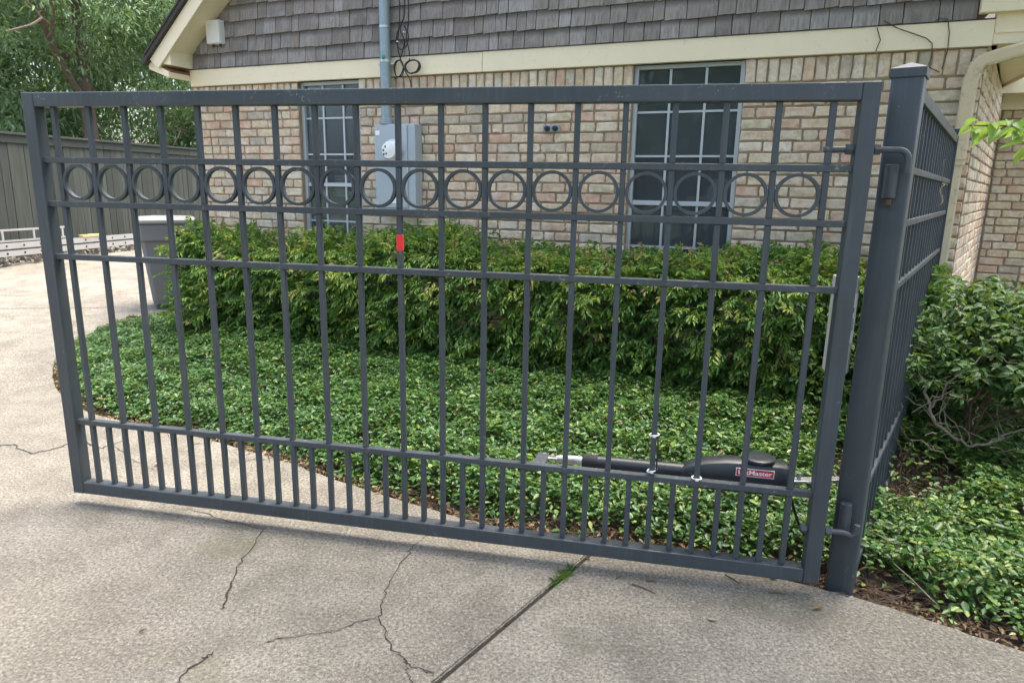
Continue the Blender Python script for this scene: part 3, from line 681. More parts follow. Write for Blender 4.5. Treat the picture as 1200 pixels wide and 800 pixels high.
for k in range(nseg):
    j = (k+1) % nseg
    for q_ in range(4): fs.append((k*4+q_, j*4+q_, j*4+(q_+1) % 4, k*4+(q_+1) % 4))
m = B(); m.add(vs, fs); ring_me = m.mesh('ring', 'gate_paint', smooth=True)
for i in range(18): link('ring', ring_me, gate, loc=(xp[i]+SPc/2, 0, (ZR1-RH+ZR2)/2), rot=(0, random.uniform(0, 6.28), 0))
# red tape, cable ties
x = xp[9]; B().box(x-.0125, x+.0125, -.0125, .0125, 1.337, 1.403).build('red_tape', 'tape_red', gate, bevel=.002, label='red tape wrapped round one picket')
def tie(x, z, tilt=0):
    pts = [(x+.0185*math.cos(a)*1.02, .0185*math.sin(a), z+tilt*math.cos(a)) for a in np.linspace(0, 2*math.pi, 18, endpoint=False)]
    B().tube(pts, .0028, 6, closed=True).build('cable_tie', 'print_white', gate, smooth=True)
    B().box(x-.006, x+.006, -.027, -.019, z-.004, z+.005).build('cable_tie_head', 'print_white', gate)
tie(xp[15], .630, .002); tie(xp[15], .475, .006); tie(xp[16], .4605, 0)
B().tube([(xp[15]+.017, -.012, .48), (xp[15]+.017, -.014, .6), (xp[15]+.014, -.012, .63)], .004, 6).build('cable', 'cable_black', gate)
# hinges: J bolt through the stile into a barrel on the post
def hinge(parent, zc, lx, mat='gate_paint'):
    B().tube([(GW-.16, -.005, zc), (GW+.035, -.005, zc)], .0105, 10).build('hinge_bolt', mat, parent, smooth=True)
    for xx in (GW-FRW-.026, GW+.004): B().lathe([(.02, 0), (.02, .02)], c=(xx, -.005, zc), n=6, axis='x').build('nut', 'gate_paint', parent)
    pts = [(GW+.03, -.005, zc)]+[(GW+.085+.035*math.sin(a), -.005, zc-.035+.035*math.cos(a)) for a in np.linspace(0, math.pi/2, 6)]+[(GW+.12, -.005, zc-.075)]
    B().tube(pts, .0115, 10).build('hinge_elbow', mat, parent, smooth=True)
hinge(gate, 1.752, 0); 
B().tube([(GW-.09, -.005, .292), (GW+.07, -.005, .292), (GW+.105, -.005, .282), (GW+.118, -.005, .30), (GW+.12, -.005, .33)], .012, 10).build('hinge_bolt', 'gate_paint', gate, smooth=True)
for xx in (GW-FRW-.026, GW+.004): B().lathe([(.02, 0), (.02, .02)], c=(xx, -.005, .292), n=6, axis='x').build('nut', 'gate_paint', gate)

# ------------------------------------------------------------------ POST
FH = R(34.8); fdir = Vector((math.sin(FH), math.cos(FH), 0)); frt = Vector((math.cos(FH), -math.sin(FH), 0))
PC = Vector((1.394, 2.574, 0))
post = empty('gate_post', PC, -FH, label='thick square charcoal gate post with low pyramid cap', cat='post')
pwd = .0515
m = B(); m.box(-pwd, pwd, -pwd, pwd, -.1, 2.02); m.build('shaft', 'gate_paint', post, bevel=.010, seg=3, smooth=True)
m = B(); c_ = .0575
m.add([(-c_, -c_, 2.0), (c_, -c_, 2.0), (c_, c_, 2.0), (-c_, c_, 2.0), (-c_, -c_, 2.032), (c_, -c_, 2.032), (c_, c_, 2.032), (-c_, c_, 2.032), (0, 0, 2.056)],
      [(3, 2, 1, 0), (0, 1, 5, 4), (1, 2, 6, 5), (2, 3, 7, 6), (3, 0, 4, 7), (4, 5, 8), (5, 6, 8), (6, 7, 8), (7, 4, 8)])
m.build('cap', 'gate_paint', post, bevel=.003)
for z0, z1 in ((1.585, 1.705), (.262, .40)):
    B().lathe([(.019, z0), (.023, z0+.003), (.023, z1-.003), (.019, z1)], c=(-.008, -pwd-.022, 0), n=18).build('hinge_barrel', 'gate_paint', post, smooth=True)
    B().box(-.02, .004, -pwd-.012, -pwd+.002, z0+.01, z1-.01).build('hinge_plate', 'gate_paint', post)
    if z0 > 1: B().lathe([(.012, z0-.022), (.013, z0-.001)], c=(-.008, -pwd-.022, 0), n=8).build('grease_nut', 'twig_brown', post)

# ------------------------------------------------------------------ SIDE FENCE
FO = PC+frt*.028+fdir*(pwd+.001)
fence = empty('iron_fence', FO, math.pi/2-FH, label='charcoal iron picket fence running from the gate post to the house corner', cat='fence')
FL = 2.34
for z0, z1, hw_, nm in ((1.925, 1.972, .021, 'top_rail'), (1.674, 1.70, .017, 'rail'), (1.48, 1.5055, .017, 'rail'), (1.239, 1.2645, .017, 'rail'), (.428, .454, .017, 'rail'), (.07, .11, .02, 'bottom_rail')):
    B().box(0, FL, -hw_, hw_, z0, z1).build(nm, 'gate_paint', fence, bevel=.002, seg=1)
k = 17
fm = {}
for i in range(k):
    x = .06+i*(FL-.12)/(k-1)
    for z0, z1 in ((1.7005, 1.9245), (1.506, 1.6735), (1.265, 1.4795), (.4545, 1.2385), (.1105, .4275)):
        key = (z0, z1)
        if key not in fm: fm[key] = B().box(-.0095, .0095, -.0095, .0095, 0, z1-z0).mesh('picket', 'gate_paint')
        link('picket', fm[key], fence, loc=(x, 0, z0))
B().box(FL+.001, FL+.05, -.025, .025, -.1, 2.0).build('end_post', 'gate_paint', fence, bevel=.003)
B().box(FL-.002, FL+.053, -.028, .028, 2.0, 2.012).build('post_cap', 'gate_paint', fence)
wire = empty('wire_tangle', FO+fdir*1.3, math.pi/2-FH, label='loop of loose wire and leaf debris caught on the side fence', cat='wire')
B().tube([(.12+.05*math.cos(a)*(1+.2*math.sin(2*a)), -.035+.008*math.sin(3*a), 1.60+.055*math.sin(a)) for a in np.linspace(0, 11, 40)], .0022, 5).build('loop', 'twig_grey', wire)
B().tube([(0, -.03, 1.78), (.03, -.03, 1.70), (.07, -.032, 1.66), (.3, -.03, 1.665), (.6, -.03, 1.66)], .002, 5).build('strand', 'twig_grey', wire)

# ------------------------------------------------------------------ GATE OPENER
def gpt(x, y, z): return GO+Vector((x*math.cos(GY)-y*math.sin(GY), x*math.sin(GY)+y*math.cos(GY), z))
op = empty('gate_opener', gpt(2.37, .12, 0), GY, label='black swing gate opener arm with red label behind the gate', cat='gate opener')
sx = lambda x: x-2.37
def loft(rings, cap=True):
    n_ = len(rings[0]); vs = [v for q_ in rings for v in q_]; fs = []
    for i in range(len(rings)-1): fs += [(i*n_+k, i*n_+(k+1) % n_, (i+1)*n_+(k+1) % n_, (i+1)*n_+k) for k in range(n_)]
    if cap: fs += [tuple(range(n_-1, -1, -1)), tuple((len(rings)-1)*n_+k for k in range(n_))]
    return vs, fs
rings = []
for x, zb, zt, w in ((2.955, .402, .452, .034), (2.97, .393, .470, .044), (3.0, .388, .485, .05), (3.06, .386, .503, .054), (3.14, .386, .515, .056), (3.25, .387, .518, .057), (3.37, .389, .513, .057), (3.383, .392, .508, .054)):
    ring = []
    for y, z in ((-1, 0), (-1, .72), (-.80, .93), (-.45, 1), (.45, 1), (.8, .93), (1, .72), (1, 0)): ring.append((sx(x), y*w, zb+(zt-zb)*z))
    rings.append(ring)
hs_ = B().add(*loft(rings)).build('housing', 'black_plastic', op, bevel=.003, smooth=True)
B().box(sx(2.985), sx(3.375), -.0578, -.0545, .4485, .4505).build('seam', 'black_rubber', op)
for x_ in (3.03, 3.2, 3.36): B().lathe([(.005, -.0582), (.005, -.055)], c=(sx(x_), 0, .405), n=8, axis='y').build('screw', 'zinc', op)
B().lathe([(.060, 0), (.066, .002), (.066, .012), (.063, .0145), (.03, .015)], c=(sx(3.265), .0, .5165), n=26).build('release_cap', 'black_plastic', op, smooth=True)
lab = B().box(sx(3.172), sx(3.322), -.0592, -.0575, .462, .496).build('label_plate', 'print_white', op)
B().box(sx(3.1745), sx(3.3195), -.0598, -.0593, .4645, .4935).build('label_field', 'label_red', lab)
def text_mesh(s_, size, mat, width=None):
    cu = bpy.data.curves.new('lettering', 'FONT'); cu.body = s_; cu.size = size; cu.align_x = 'CENTER'; cu.align_y = 'CENTER'; cu.extrude = .0003; cu.offset = size*.012
    o_ = bpy.data.objects.new('lettering', cu); col.objects.link(o_); dg = bpy.context.evaluated_depsgraph_get()
    me = bpy.data.meshes.new_from_object(o_.evaluated_get(dg)); bpy.data.objects.remove(o_); me.materials.clear(); me.materials.append(M[mat])
    if width:
        xs_ = [v.co.x for v in me.vertices]; k_ = width/(max(xs_)-min(xs_))
        for v in me.vertices: v.co.x *= k_
    return me
link('lettering', text_mesh('LiftMaster', .027, 'print_white', .132), lab, loc=(sx(3.247), -.0602, .479), rot=(math.pi/2, 0, 0))
B().lathe([(.03, sx(2.60)), (.03, sx(2.975))], c=(0, 0, .437), n=18, axis='x').build('tube', 'black_plastic', op, smooth=True)
B().lathe([(.028, sx(2.535)), (.0325, sx(2.54)), (.0325, sx(2.60)), (.03, sx(2.602))], c=(0, 0, .437), n=18, axis='x').build('tube_collar', 'black_rubber', op, smooth=True)
B().lathe([(.014, sx(2.42)), (.021, sx(2.45)), (.021, sx(2.54))], c=(0, 0, .437), n=16, axis='x').build('push_rod', 'steel_rod', op, smooth=True)
B().box(sx(2.35), sx(2.425), -.018, .018, .43, .444).build('rod_eye', 'steel_rod', op, bevel=.003)
B().box(sx(2.335), sx(2.385), -.10, .02, .446, .452).build('gate_bracket', 'gate_paint', op, bevel=.002)
B().lathe([(.008, .405), (.008, .455)], c=(sx(2.365), 0, 0), n=10).build('bracket_pin', 'zinc', op)
B().prism([(sx(3.37), -.02, .435), (sx(3.46), -.02, .44), (sx(3.60), .03, .44), (sx(3.60), .07, .44), (sx(3.44), .02, .44), (sx(3.37), .02, .435)], (0, 0, 0), (0, 0, .01)).build('rear_bracket', 'zinc', op, bevel=.002)
B().lathe([(.009, .42), (.009, .475)], c=(sx(3.43), 0, 0), n=10).build('rear_pin', 'zinc', op)
B().tube([(sx(3.38), .01, .40), (sx(3.41), .02, .36), (sx(3.45), .04, .25), (sx(3.52), .06, .12), (sx(3.55), .06, .02)], .006, 7).build('power_cable', 'cable_black', op, smooth=True)

# ------------------------------------------------------------------ CONTROL BOX
bx = empty('control_box', gpt(3.535, .13, .905), GY, label='narrow off white control box with printed label between gate and post', cat='control box')
B().box(-.052, .035, 0, .06, 0, .385).build('case', 'offwhite_box', bx, bevel=.006)
B().box(-.03, .033, -.0015, -.0003, .125, .32).build('label_plate', 'print_white', bx)
m = B()
for k in range(11): m.box(-.026, .030-.012*random.random(), -.0026, -.0018, .133+k*.0085, .136+k*.0085)
for k in range(6): m.box(-.01+k*.006, -.007+k*.006+.002*(k % 2), -.0026, -.0018, .245, .265)
m.box(-.02, .0, -.0026, -.0018, .28, .305); m.build('printed_lines', 'print_black', bx)
B().box(-.03, .02, .061, .085, .1, .3).build('mount', 'gate_paint', bx)
B().tube([(-.005, .03, 0), (-.005, .03, -.05), (0, .04, -.3), (.0, .04, -.88)], .012, 8).build('conduit', 'conduit_steel', bx, smooth=True)

# ------------------------------------------------------------------ BIN
bn = empty('wheelie_bin', (-4.08, 8.15, float(zg(8.2))), R(-62), label='grey wheeled rubbish bin behind the left end of the hedge', cat='bin')
rings = []
for z, hx, y0, y1 in ((.05, .20, -.23, .20), (.10, .21, -.24, .21), (.72, .265, -.30, .27), (.78, .27, -.305, .275), (.80, .29, -.325, .295), (.93, .295, -.335, .30), (.98, .295, -.335, .30)):
    r_ = .04; rings.append([(-hx, y0+r_, z), (-hx+r_, y0, z), (hx-r_, y0, z), (hx, y0+r_, z), (hx, y1-r_, z), (hx-r_, y1, z), (-hx+r_, y1, z), (-hx, y1-r_, z)])
B().add(*loft(rings)).build('body', 'bin_grey', bn, bevel=.006)
rings = []
for z, g_ in ((.982, .0), (1.0, .012), (1.03, .008), (1.055, -.05), (1.065, -.16)):
    hx, y0, y1 = .305+g_, -.345-g_, .31+g_; r_ = .05; rings.append([(-hx, y0+r_, z), (-hx+r_, y0, z), (hx-r_, y0, z), (hx, y0+r_, z), (hx, y1-r_, z), (hx-r_, y1, z), (-hx+r_, y1, z), (-hx, y1-r_, z)])
B().add(*loft(rings)).build('lid', 'bin_lid', bn, bevel=.004)
for s_ in (-1, 1):
    wl = B().lathe([(.10, -.022), (.115, -.015), (.115, .015), (.10, .022)], c=(s_*.245, .18, .115), n=22, axis='x').build('wheel', 'black_rubber', bn, smooth=True)
    B().lathe([(.05, -.026), (.05, .026)], c=(s_*.245, .18, .115), n=14, axis='x').build('hub', 'bin_grey', wl)
B().tube([(-.2, .32, .9), (-.2, .36, .93), (.2, .36, .93), (.2, .32, .9)], .014, 8).build('handle', 'bin_grey', bn)
st = B().box(.2965, .2995, .02, .19, .76, .93).build('sticker', 'print_white', bn)
link('mark', text_mesh('M', .15, 'print_black'), st, loc=(.3002, .105, .85), rot=(math.pi/2, 0, math.pi/2))

# ------------------------------------------------------------------ WOOD FENCE
FA = np.array([-8.8, 8.54]); FB = np.array([-6.2, 20.0]); fdl = (FB-FA)/np.linalg.norm(FB-FA); flen = float(np.linalg.norm(FB-FA)); frz = math.atan2(fdl[1], fdl[0])
wf = empty('board_fence', (FA[0], FA[1], .3), frz, label='weathered grey green board fence at the back of the driveway', cat='fence')
bm_ = [B().box(0, .146, 0, .018, 0, 1.90).mesh('board', 'fence_wood', bevel=.003, seg=1) for _ in range(1)]
x = 0
while x < flen: link('board', bm_[0], wf, loc=(x, random.uniform(-.004, .004)-.02, .02), rot=(0, random.uniform(-.004, .004), 0)); x += .1505
for k in range(int(flen/2.4)+1):
    a, b = k*2.4, min(flen, k*2.4+2.395); B().box(a, b, -.07, .055, 2.0, 2.036).build('cap_rail', 'fence_wood', wf, bevel=.003)
    B().box(a, b, -.043, -.0265, 1.87, 1.998).build('top_trim', 'fence_wood', wf, bevel=.003)
    B().box(a, b, .0, .04, .4, .48).build('back_rail', 'fence_wood', wf)
# rubble kerb under the fence
m = B(); rd = random.Random(4)
for k in range(260):
    x = rd.uniform(0, 8.5); s_ = rd.uniform(.03, .075); y = -.10-rd.uniform(0, .35); z = rd.uniform(0, .06)
    pts = [Vector((rd.gauss(0, 1), rd.gauss(0, 1), rd.gauss(0, 1))).normalized() for _ in range(9)]
    bmt = bmesh.new(); [bmt.verts.new(p*s_*rd.uniform(.7, 1.2)) for p in pts]; bmesh.ops.convex_hull(bmt, input=bmt.verts); bmt.verts.index_update()
    p0 = Vector((FA[0]+fdl[0]*x+fdl[1]*(-y)*1, FA[1]+fdl[1]*x-fdl[0]*(-y), .3+z))
    m.add([v.co+p0 for v in bmt.verts], [tuple(v.index for v in f.verts) for f in bmt.faces]); bmt.free()
tag(m.build('rubble_border', 'rubble'), 'rough stone rubble strip along the foot of the board fence', 'rubble', kind='stuff')
# ladders lying along the fence
def ladder(name, x0, x1, y, z, lab, tilt=0, gap_=.115, mat='aluminium'):
    p = FA+fdl*x0; nrm = np.array([fdl[1], -fdl[0]]); p = p+nrm*y
    L_ = empty(name, (p[0], p[1], z), frz+tilt, label=lab, cat='ladder', group='ladders by the board fence'); ln = x1-x0
    for zz in (0, gap_):
        m = B(); m.box(0, ln, -.02, -.014, zz, zz+.085); m.box(0, ln, -.0135, .015, zz, zz+.008); m.box(0, ln, -.0135, .015, zz+.077, zz+.085); m.build('rail', mat, L_)
        k_ = int(ln/.3)
        for i in range(k_): B().lathe([(.016, -.026), (.016, .0)], c=(.15+i*.3, 0, zz+.045), n=10, axis='y').build('rung_end', 'black_rubber', L_)
    return L_
ladder('extension_ladder', .6, 6.6, .42, .42, 'long aluminium extension ladder lying on edge along the board fence')
st2 = empty('step_ladder', (FA[0]+fdl[0]*1.0+fdl[1]*.30, FA[1]+fdl[1]*1.0-fdl[0]*.30, .63), frz, label='aluminium ladder frame lying above the extension ladder at the left edge', cat='ladder', group='ladders by the board fence')
B().box(0, 2.6, -.02, .0, .17, .20).build('rail', 'aluminium', st2)
B().box(0, 2.6, -.02, .0, .0, .03).build('rail', 'aluminium', st2)
for xx in (.2, .75, 1.3, 1.85, 2.4): B().box(xx, xx+.035, -.018, -.002, .031, .169).build('rung', 'aluminium', st2)
pk = tag(link('timber_offcut', B().box(0, .5, -.05, .05, 0, .04).mesh('timber_offcut', 'yellow_wood', bevel=.004)), 'short yellow timber offcut lying on the aluminium ladder', 'timber')
pk.location = (FA[0]+fdl[0]*3.7+fdl[1]*.40, FA[1]+fdl[1]*3.7-fdl[0]*.40, .625); pk.rotation_euler = (0, 0, frz)

# ================================================================== VEGETATION
# ground cover (jasmine)
def scatter_bed(n, box):
    X = rng.uniform(box[0], box[1], n); Y = rng.uniform(box[2], box[3], n); k = inpoly(X, Y, BED); return X[k], Y[k]
def jasmine(name, box, dens, size, seed_off=0):
    n = int((box[1]-box[0])*(box[3]-box[2])*dens); X, Y = scatter_bed(n, box)
    d = seg_dist(X, Y, EDGE)
    patch = .5+.5*np.sin(X*7.3+np.sin(Y*5.1)*1.7)*np.sin(Y*8.1+np.cos(X*4.4)*1.9)
    # thin, twiggy border where litter shows
    rightness = sm(-1.2, 0.2, X)*(1-sm(3.0, 4, Y))
    lim = .02+.07*patch*rightness
    keep = (rng.uniform(size=len(X)) < sm(0, 1, (d-lim)/.16)*.97+.03*(d > .03))
    bare = (np.hypot(X-2.05, (Y-3.45)*1.0) < .34)  # bare shade under the right shrub
    keep &= ~(bare & (rng.uniform(size=len(X)) < .93))
    keep &= ~((np.hypot(X-1.50, Y-2.50) < .20) & (rng.uniform(size=len(X)) < .88))
    X, Y, d, patch = X[keep], Y[keep], d[keep], patch[keep]; n = len(X)
    lay = .055+.105*sm(0, .3, d)+.07*(patch-.5)+.025*np.sin(X*17+Y*5)*np.sin(Y*19-X*4)
    Z = zbed(X, Y)+lay*np.sqrt(rng.uniform(.05, 1, n))+rng.normal(size=n)*.006
    az = rng.uniform(0, 2*np.pi, n); D = np.stack([np.cos(az), np.sin(az), rng.normal(size=n)*.25-.05], -1)
    N = np.stack([rng.normal(size=n)*.30, rng.normal(size=n)*.30, np.ones(n)], -1)
    L = size*np.exp(rng.normal(size=n)*.28); tint = np.clip(.46+.20*rng.normal(size=n)+.16*(patch-.5)+.10*sm(1.2, 2.2, X), 0, .9); nw = rng.uniform(size=n) < .12*sm(-1.5, 1.0, X)+.06*sm(1.3, 2.0, X)+.015; tint[nw] = rng.uniform(.76, .97, nw.sum())
    return link(name, leaf_mesh(name, np.stack([X, Y, Z], -1), D, N, L, L*.56, tint, 'jasmine_leaf', .10, .14))
gc = empty('ground_cover', (0, 4, 0), 0, label='dense glossy ground cover of small jasmine leaves filling the bed', cat='ground cover'); gc['kind'] = 'stuff'
bpy.data.objects.remove(gc)
o = jasmine('ground_cover', (-4.2, 2.35, 2.2, 7.6), 9600, .029); tag(o, 'dense glossy jasmine ground cover between driveway, gate and hedge', 'ground cover', kind='stuff')
o = jasmine('ground_cover', (2.35, 5.5, 1.0, 6.0), 7400, .029); tag(o, 'jasmine ground cover at the far right beyond the gate post', 'ground cover', kind='stuff')
# leaf litter and dead stems along the bed edge
n = 5200; tpar = rng.uniform(0, 1, n); E_ = np.array(SE); seg = np.linalg.norm(np.diff(E_, axis=0), axis=1); cum = np.concatenate([[0], np.cumsum(seg)]); sdist = tpar*cum[-1]
ex = np.interp(sdist, cum, E_[:, 0]); ey = np.interp(sdist, cum, E_[:, 1])
inw = np.abs(rng.normal(size=n))*.13+.0; gxv = np.interp(sdist+.02, cum, E_[:, 0])-ex; gyv = np.interp(sdist+.02, cum, E_[:, 1])-ey; gl_ = np.hypot(gxv, gyv)+1e-9
X = ex+gyv/gl_*inw; Y = ey-gxv/gl_*inw
k = inpoly(X, Y, BED) | (inw < .02); X, Y = X[k], Y[k]
hx_ = rng.uniform(1.55, 2.5, 1500); hy_ = rng.uniform(2.95, 3.9, 1500); X = np.concatenate([X, hx_]); Y = np.concatenate([Y, hy_]); n = len(X)
Zl = zbed(X, Y)+.008+rng.uniform(0, .03, n); bx_ = rng.uniform(-4, 4.5, 900); by_ = rng.uniform(2, 7.2, 900); kk = inpoly(bx_, by_, BED); bx_, by_ = bx_[kk], by_[kk]
X = np.concatenate([X, bx_]); Y = np.concatenate([Y, by_]); Zl = np.concatenate([Zl, zbed(bx_, by_)+.05+.11*sm(0, .3, seg_dist(bx_, by_, EDGE))]); n = len(X)
P = np.stack([X, Y, Zl], -1); az = rng.uniform(0, 6.28, n)
o = link('leaf_litter', leaf_mesh('leaf_litter', P, np.stack([np.cos(az), np.sin(az), rng.normal(size=n)*.2], -1), np.stack([rng.normal(size=n)*.4, rng.normal(size=n)*.4, np.ones(n)], -1), rng.uniform(.02, .05, n), rng.uniform(.006, .022, n), np.clip(rng.normal(.4, .25, n), 0, 1), 'dead_leaf', .3, .3))
tag(o, 'dry brown leaf litter along the edge of the planted bed', 'leaf litter', kind='stuff')
m = B(); rd = random.Random(21)
for k in range(420):
    i = rd.randrange(len(SE)-30); p = SE[i]; q2 = SE[i+1]; d_ = Vector((q2[0]-p[0], q2[1]-p[1], 0)).normalized(); nr = Vector((d_.y, -d_.x, 0))
    c0 = Vector((p[0], p[1], 0))+nr*rd.uniform(-.01, .2); a = rd.uniform(0, 6.28); L_ = rd.uniform(.06, .26); z0 = float(zbed(np.array([c0.x]), np.array([c0.y]))[0])+.012
    dv = (d_*rd.choice((1, -1))*1.3+Vector((math.cos(a), math.sin(a), 0))).normalized(); sd_ = Vector((-dv.y, dv.x, 0))
    m.tube([c0+Vector((0, 0, z0)), c0+dv*L_*.5+sd_*rd.uniform(-.025, .025)+Vector((0, 0, z0+rd.uniform(0, .035))), c0+dv*L_+sd_*rd.uniform(-.03, .03)+Vector((0, 0, z0+rd.uniform(-.005, .03)))], [.003, .0025, .0012], 4)
tag(m.build('dead_stems', 'twig_brown'), 'tangle of thin dead stems along the bed edge', 'dead stems', kind='stuff')

# hedge (nandina)
def sprays(O, A, nleaf, ll, lw, slen, tint, tip_t=0):
    """compound drooping leaves: origin O, axis A"""
    n = len(O); A = unit(A); side_ = unit(np.cross(A, np.array([0, 0, 1.])+rng.normal(size=(n, 3))*.3)); upv = np.cross(side_, A)
    Ps, Ds, Ns, Ts, Ls = [], [], [], [], []
    for k in range(nleaf):
        f_ = (k+1)/nleaf; sgn = 1 if k % 2 else -1
        ax = A-np.array([0, 0, 1.])*.55*f_**2
        p = O+A*(slen*f_)[:, None]-np.array([0, 0, 1.])*(slen*.30*f_**2)[:, None]+side_*(sgn*rng.uniform(0, .35, n)*slen*.5*(1-f_*.6))[:, None]
        dd = ax*rng.uniform(.5, 1., n)[:, None]+side_*(sgn*rng.uniform(.25, 1.0, n))[:, None]+rng.normal(size=(n, 3))*.22-np.array([0, 0, .35])
        Ps.append(p); Ds.append(dd); Ns.append(upv+rng.normal(size=(n, 3))*.45); Ts.append(np.clip(tint+rng.normal(size=n)*.07+tip_t*f_, 0, 1)); Ls.append(ll*rng.uniform(.6, 1.2, n))
    return tuple(map(np.concatenate, (Ps, Ds, Ns, Ts, Ls)))
HL, HR = 6.40, .12
def hedge_pts(n, inset):
    """points on the clipped mass in house coordinates (s along wall, o away from wall, z)"""
    u = rng.uniform(size=n); s = rng.uniform(HR, HL, n); o = np.empty(n); z = np.empty(n); nn = np.zeros((n, 3))
    dep = .80+.10*sm(4, 6.4, s); top = 1.08+.03*np.sin(s*2.1)+.04*np.sin(s*5.3+1)-.03*sm(3, 0, s)
    a = u < .56; b = (u >= .56) & (u < .93); c = u >= .93
    z[a] = rng.uniform(.06, 1, a.sum())**.8*top[a]; o[a] = dep[a]; nn[a] = (0, 1, .15)
    o[b] = rng.uniform(.08, 1, b.sum())*dep[b]; z[b] = top[b]; nn[b] = (0, .2, 1)
    o[c] = rng.uniform(.05, 1, c.sum())*dep[c]; z[c] = rng.uniform(.1, 1, c.sum())*top[c]; s[c] = HL; nn[c] = (1, .2, .2)
    # rounded shoulder and billowing clumps
    bil = .07*np.sin(s*3.9+z*4)*np.cos(z*5.2+s*1.7)+.05*np.sin(s*9.1+o*6)*np.sin(z*8+1)+.03*rng.normal(size=n)
    sh_ = np.maximum(0, z-.80*top)/(.2*top); o = np.where(a, o-.13*sh_**2, o)
    sh2 = np.maximum(0, o-.65*dep)/(.35*dep); z = np.where(b, z-.10*sh2**2, z)
    low = np.maximum(0, .35-z)/.35; o = np.where(a, o-.10*low, o)
    o = o+nn[:, 1]*(bil-inset); z = z+nn[:, 2]*(bil-inset); s = s+nn[:, 0]*(bil-inset)
    return s, np.maximum(o, .03), z, nn
def h2w(s, o, z): return np.stack([hc[0]+ha[0]*s+hn[0]*o, hc[1]+ha[1]*s+hn[1]*o, z], -1)
hedge = empty('hedge', (*hpt(3.3, .45), 0), 0, label='long clipped nandina hedge along the foot of the brick wall', cat='hedge')
inv = Matrix.Translation(-Vector(hedge.location))
parts = []
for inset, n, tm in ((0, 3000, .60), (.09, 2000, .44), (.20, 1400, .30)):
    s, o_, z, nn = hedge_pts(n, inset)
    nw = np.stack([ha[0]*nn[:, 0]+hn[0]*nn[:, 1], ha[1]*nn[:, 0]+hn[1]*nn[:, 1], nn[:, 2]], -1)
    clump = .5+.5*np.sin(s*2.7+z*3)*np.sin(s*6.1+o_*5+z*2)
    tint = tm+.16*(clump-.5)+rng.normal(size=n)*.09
    yl = (rng.uniform(size=n) < (.10+.26*(clump > .68)+.16*(z > .85))*(z > .4)) & (inset < .05); tint[yl] = rng.uniform(.72, .90, yl.sum())
    tint = np.minimum(tint, .91)
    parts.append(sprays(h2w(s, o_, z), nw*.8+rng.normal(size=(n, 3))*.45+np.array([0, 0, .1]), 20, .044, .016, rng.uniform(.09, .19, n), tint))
# pinkish flower and berry sprays standing above the top
s = np.concatenate([rng.uniform(1.2, 2.35, 13), rng.uniform(.4, 5.6, 12)]); n = len(s); o_ = rng.uniform(.35, .85, n)
parts.append(sprays(h2w(s, o_, np.where(o_ > .7, rng.uniform(.75, 1.0, n), 1.05)), np.stack([rng.normal(size=n)*.3, rng.normal(size=n)*.3-.1, np.ones(n)], -1), 16, .034, .011, rng.uniform(.18, .28, n), rng.uniform(.95, 1, n)))
P, D, N, T, L = (np.concatenate([p[i] for p in parts]) for i in range(5))
P = P-np.array(hedge.location)
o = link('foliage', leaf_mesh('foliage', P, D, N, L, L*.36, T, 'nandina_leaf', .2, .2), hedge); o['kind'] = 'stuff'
m = B(); rd = random.Random(5)
for k in range(90):
    s_ = rd.uniform(HR+.1, HL-.1); o0 = rd.uniform(.25, .6); b = hpt(s_, o0); t_ = hpt(s_+rd.uniform(-.12, .12), o0+rd.uniform(-.05, .18))
    m.tube([(b[0]-hedge.location.x, b[1]-hedge.location.y, 0), ((b[0]+t_[0])/2-hedge.location.x, (b[1]+t_[1])/2-hedge.location.y, .45), (t_[0]-hedge.location.x, t_[1]-hedge.location.y, .9)], [.011, .009, .005], 5)
o = m.build('stems', 'twig_brown', hedge); o['kind'] = 'stuff'

# generic woody plant: recursive limbs, returns tip points
def limbs(m, p, d, L_, r, depth, tips, rd, spread=.6, up=.15, n=3, seg=4, allp=None):
    pts = [p]; cur = Vector(p); dd = Vector(d).normalized()
    for i in range(seg):
        dd = (dd+Vector((rd.gauss(0, .12), rd.gauss(0, .12), rd.gauss(0, .10)+up*.2))).normalized(); cur = cur+dd*L_/seg; pts.append(cur)
    m.tube(pts, [r*(1-.4*i/seg) for i in range(seg+1)], 7 if r > .03 else 5)
    if allp is not None: allp += pts[2:]
    if depth == 0: tips.append((cur, dd)); return
    for k in range(n):
        a = rd.uniform(0, 6.28); e = dd.orthogonal().normalized(); e.rotate(Matrix.Rotation(a, 3, dd)); nd = (dd*(1-spread*.5)+e*spread+Vector((0, 0, up))).normalized()
        q_ = pts[rd.choice((seg-1, seg, seg))]
        limbs(m, q_, nd, L_*rd.uniform(.55, .8), r*.58, depth-1, tips, rd, spread, up, n, seg, allp)
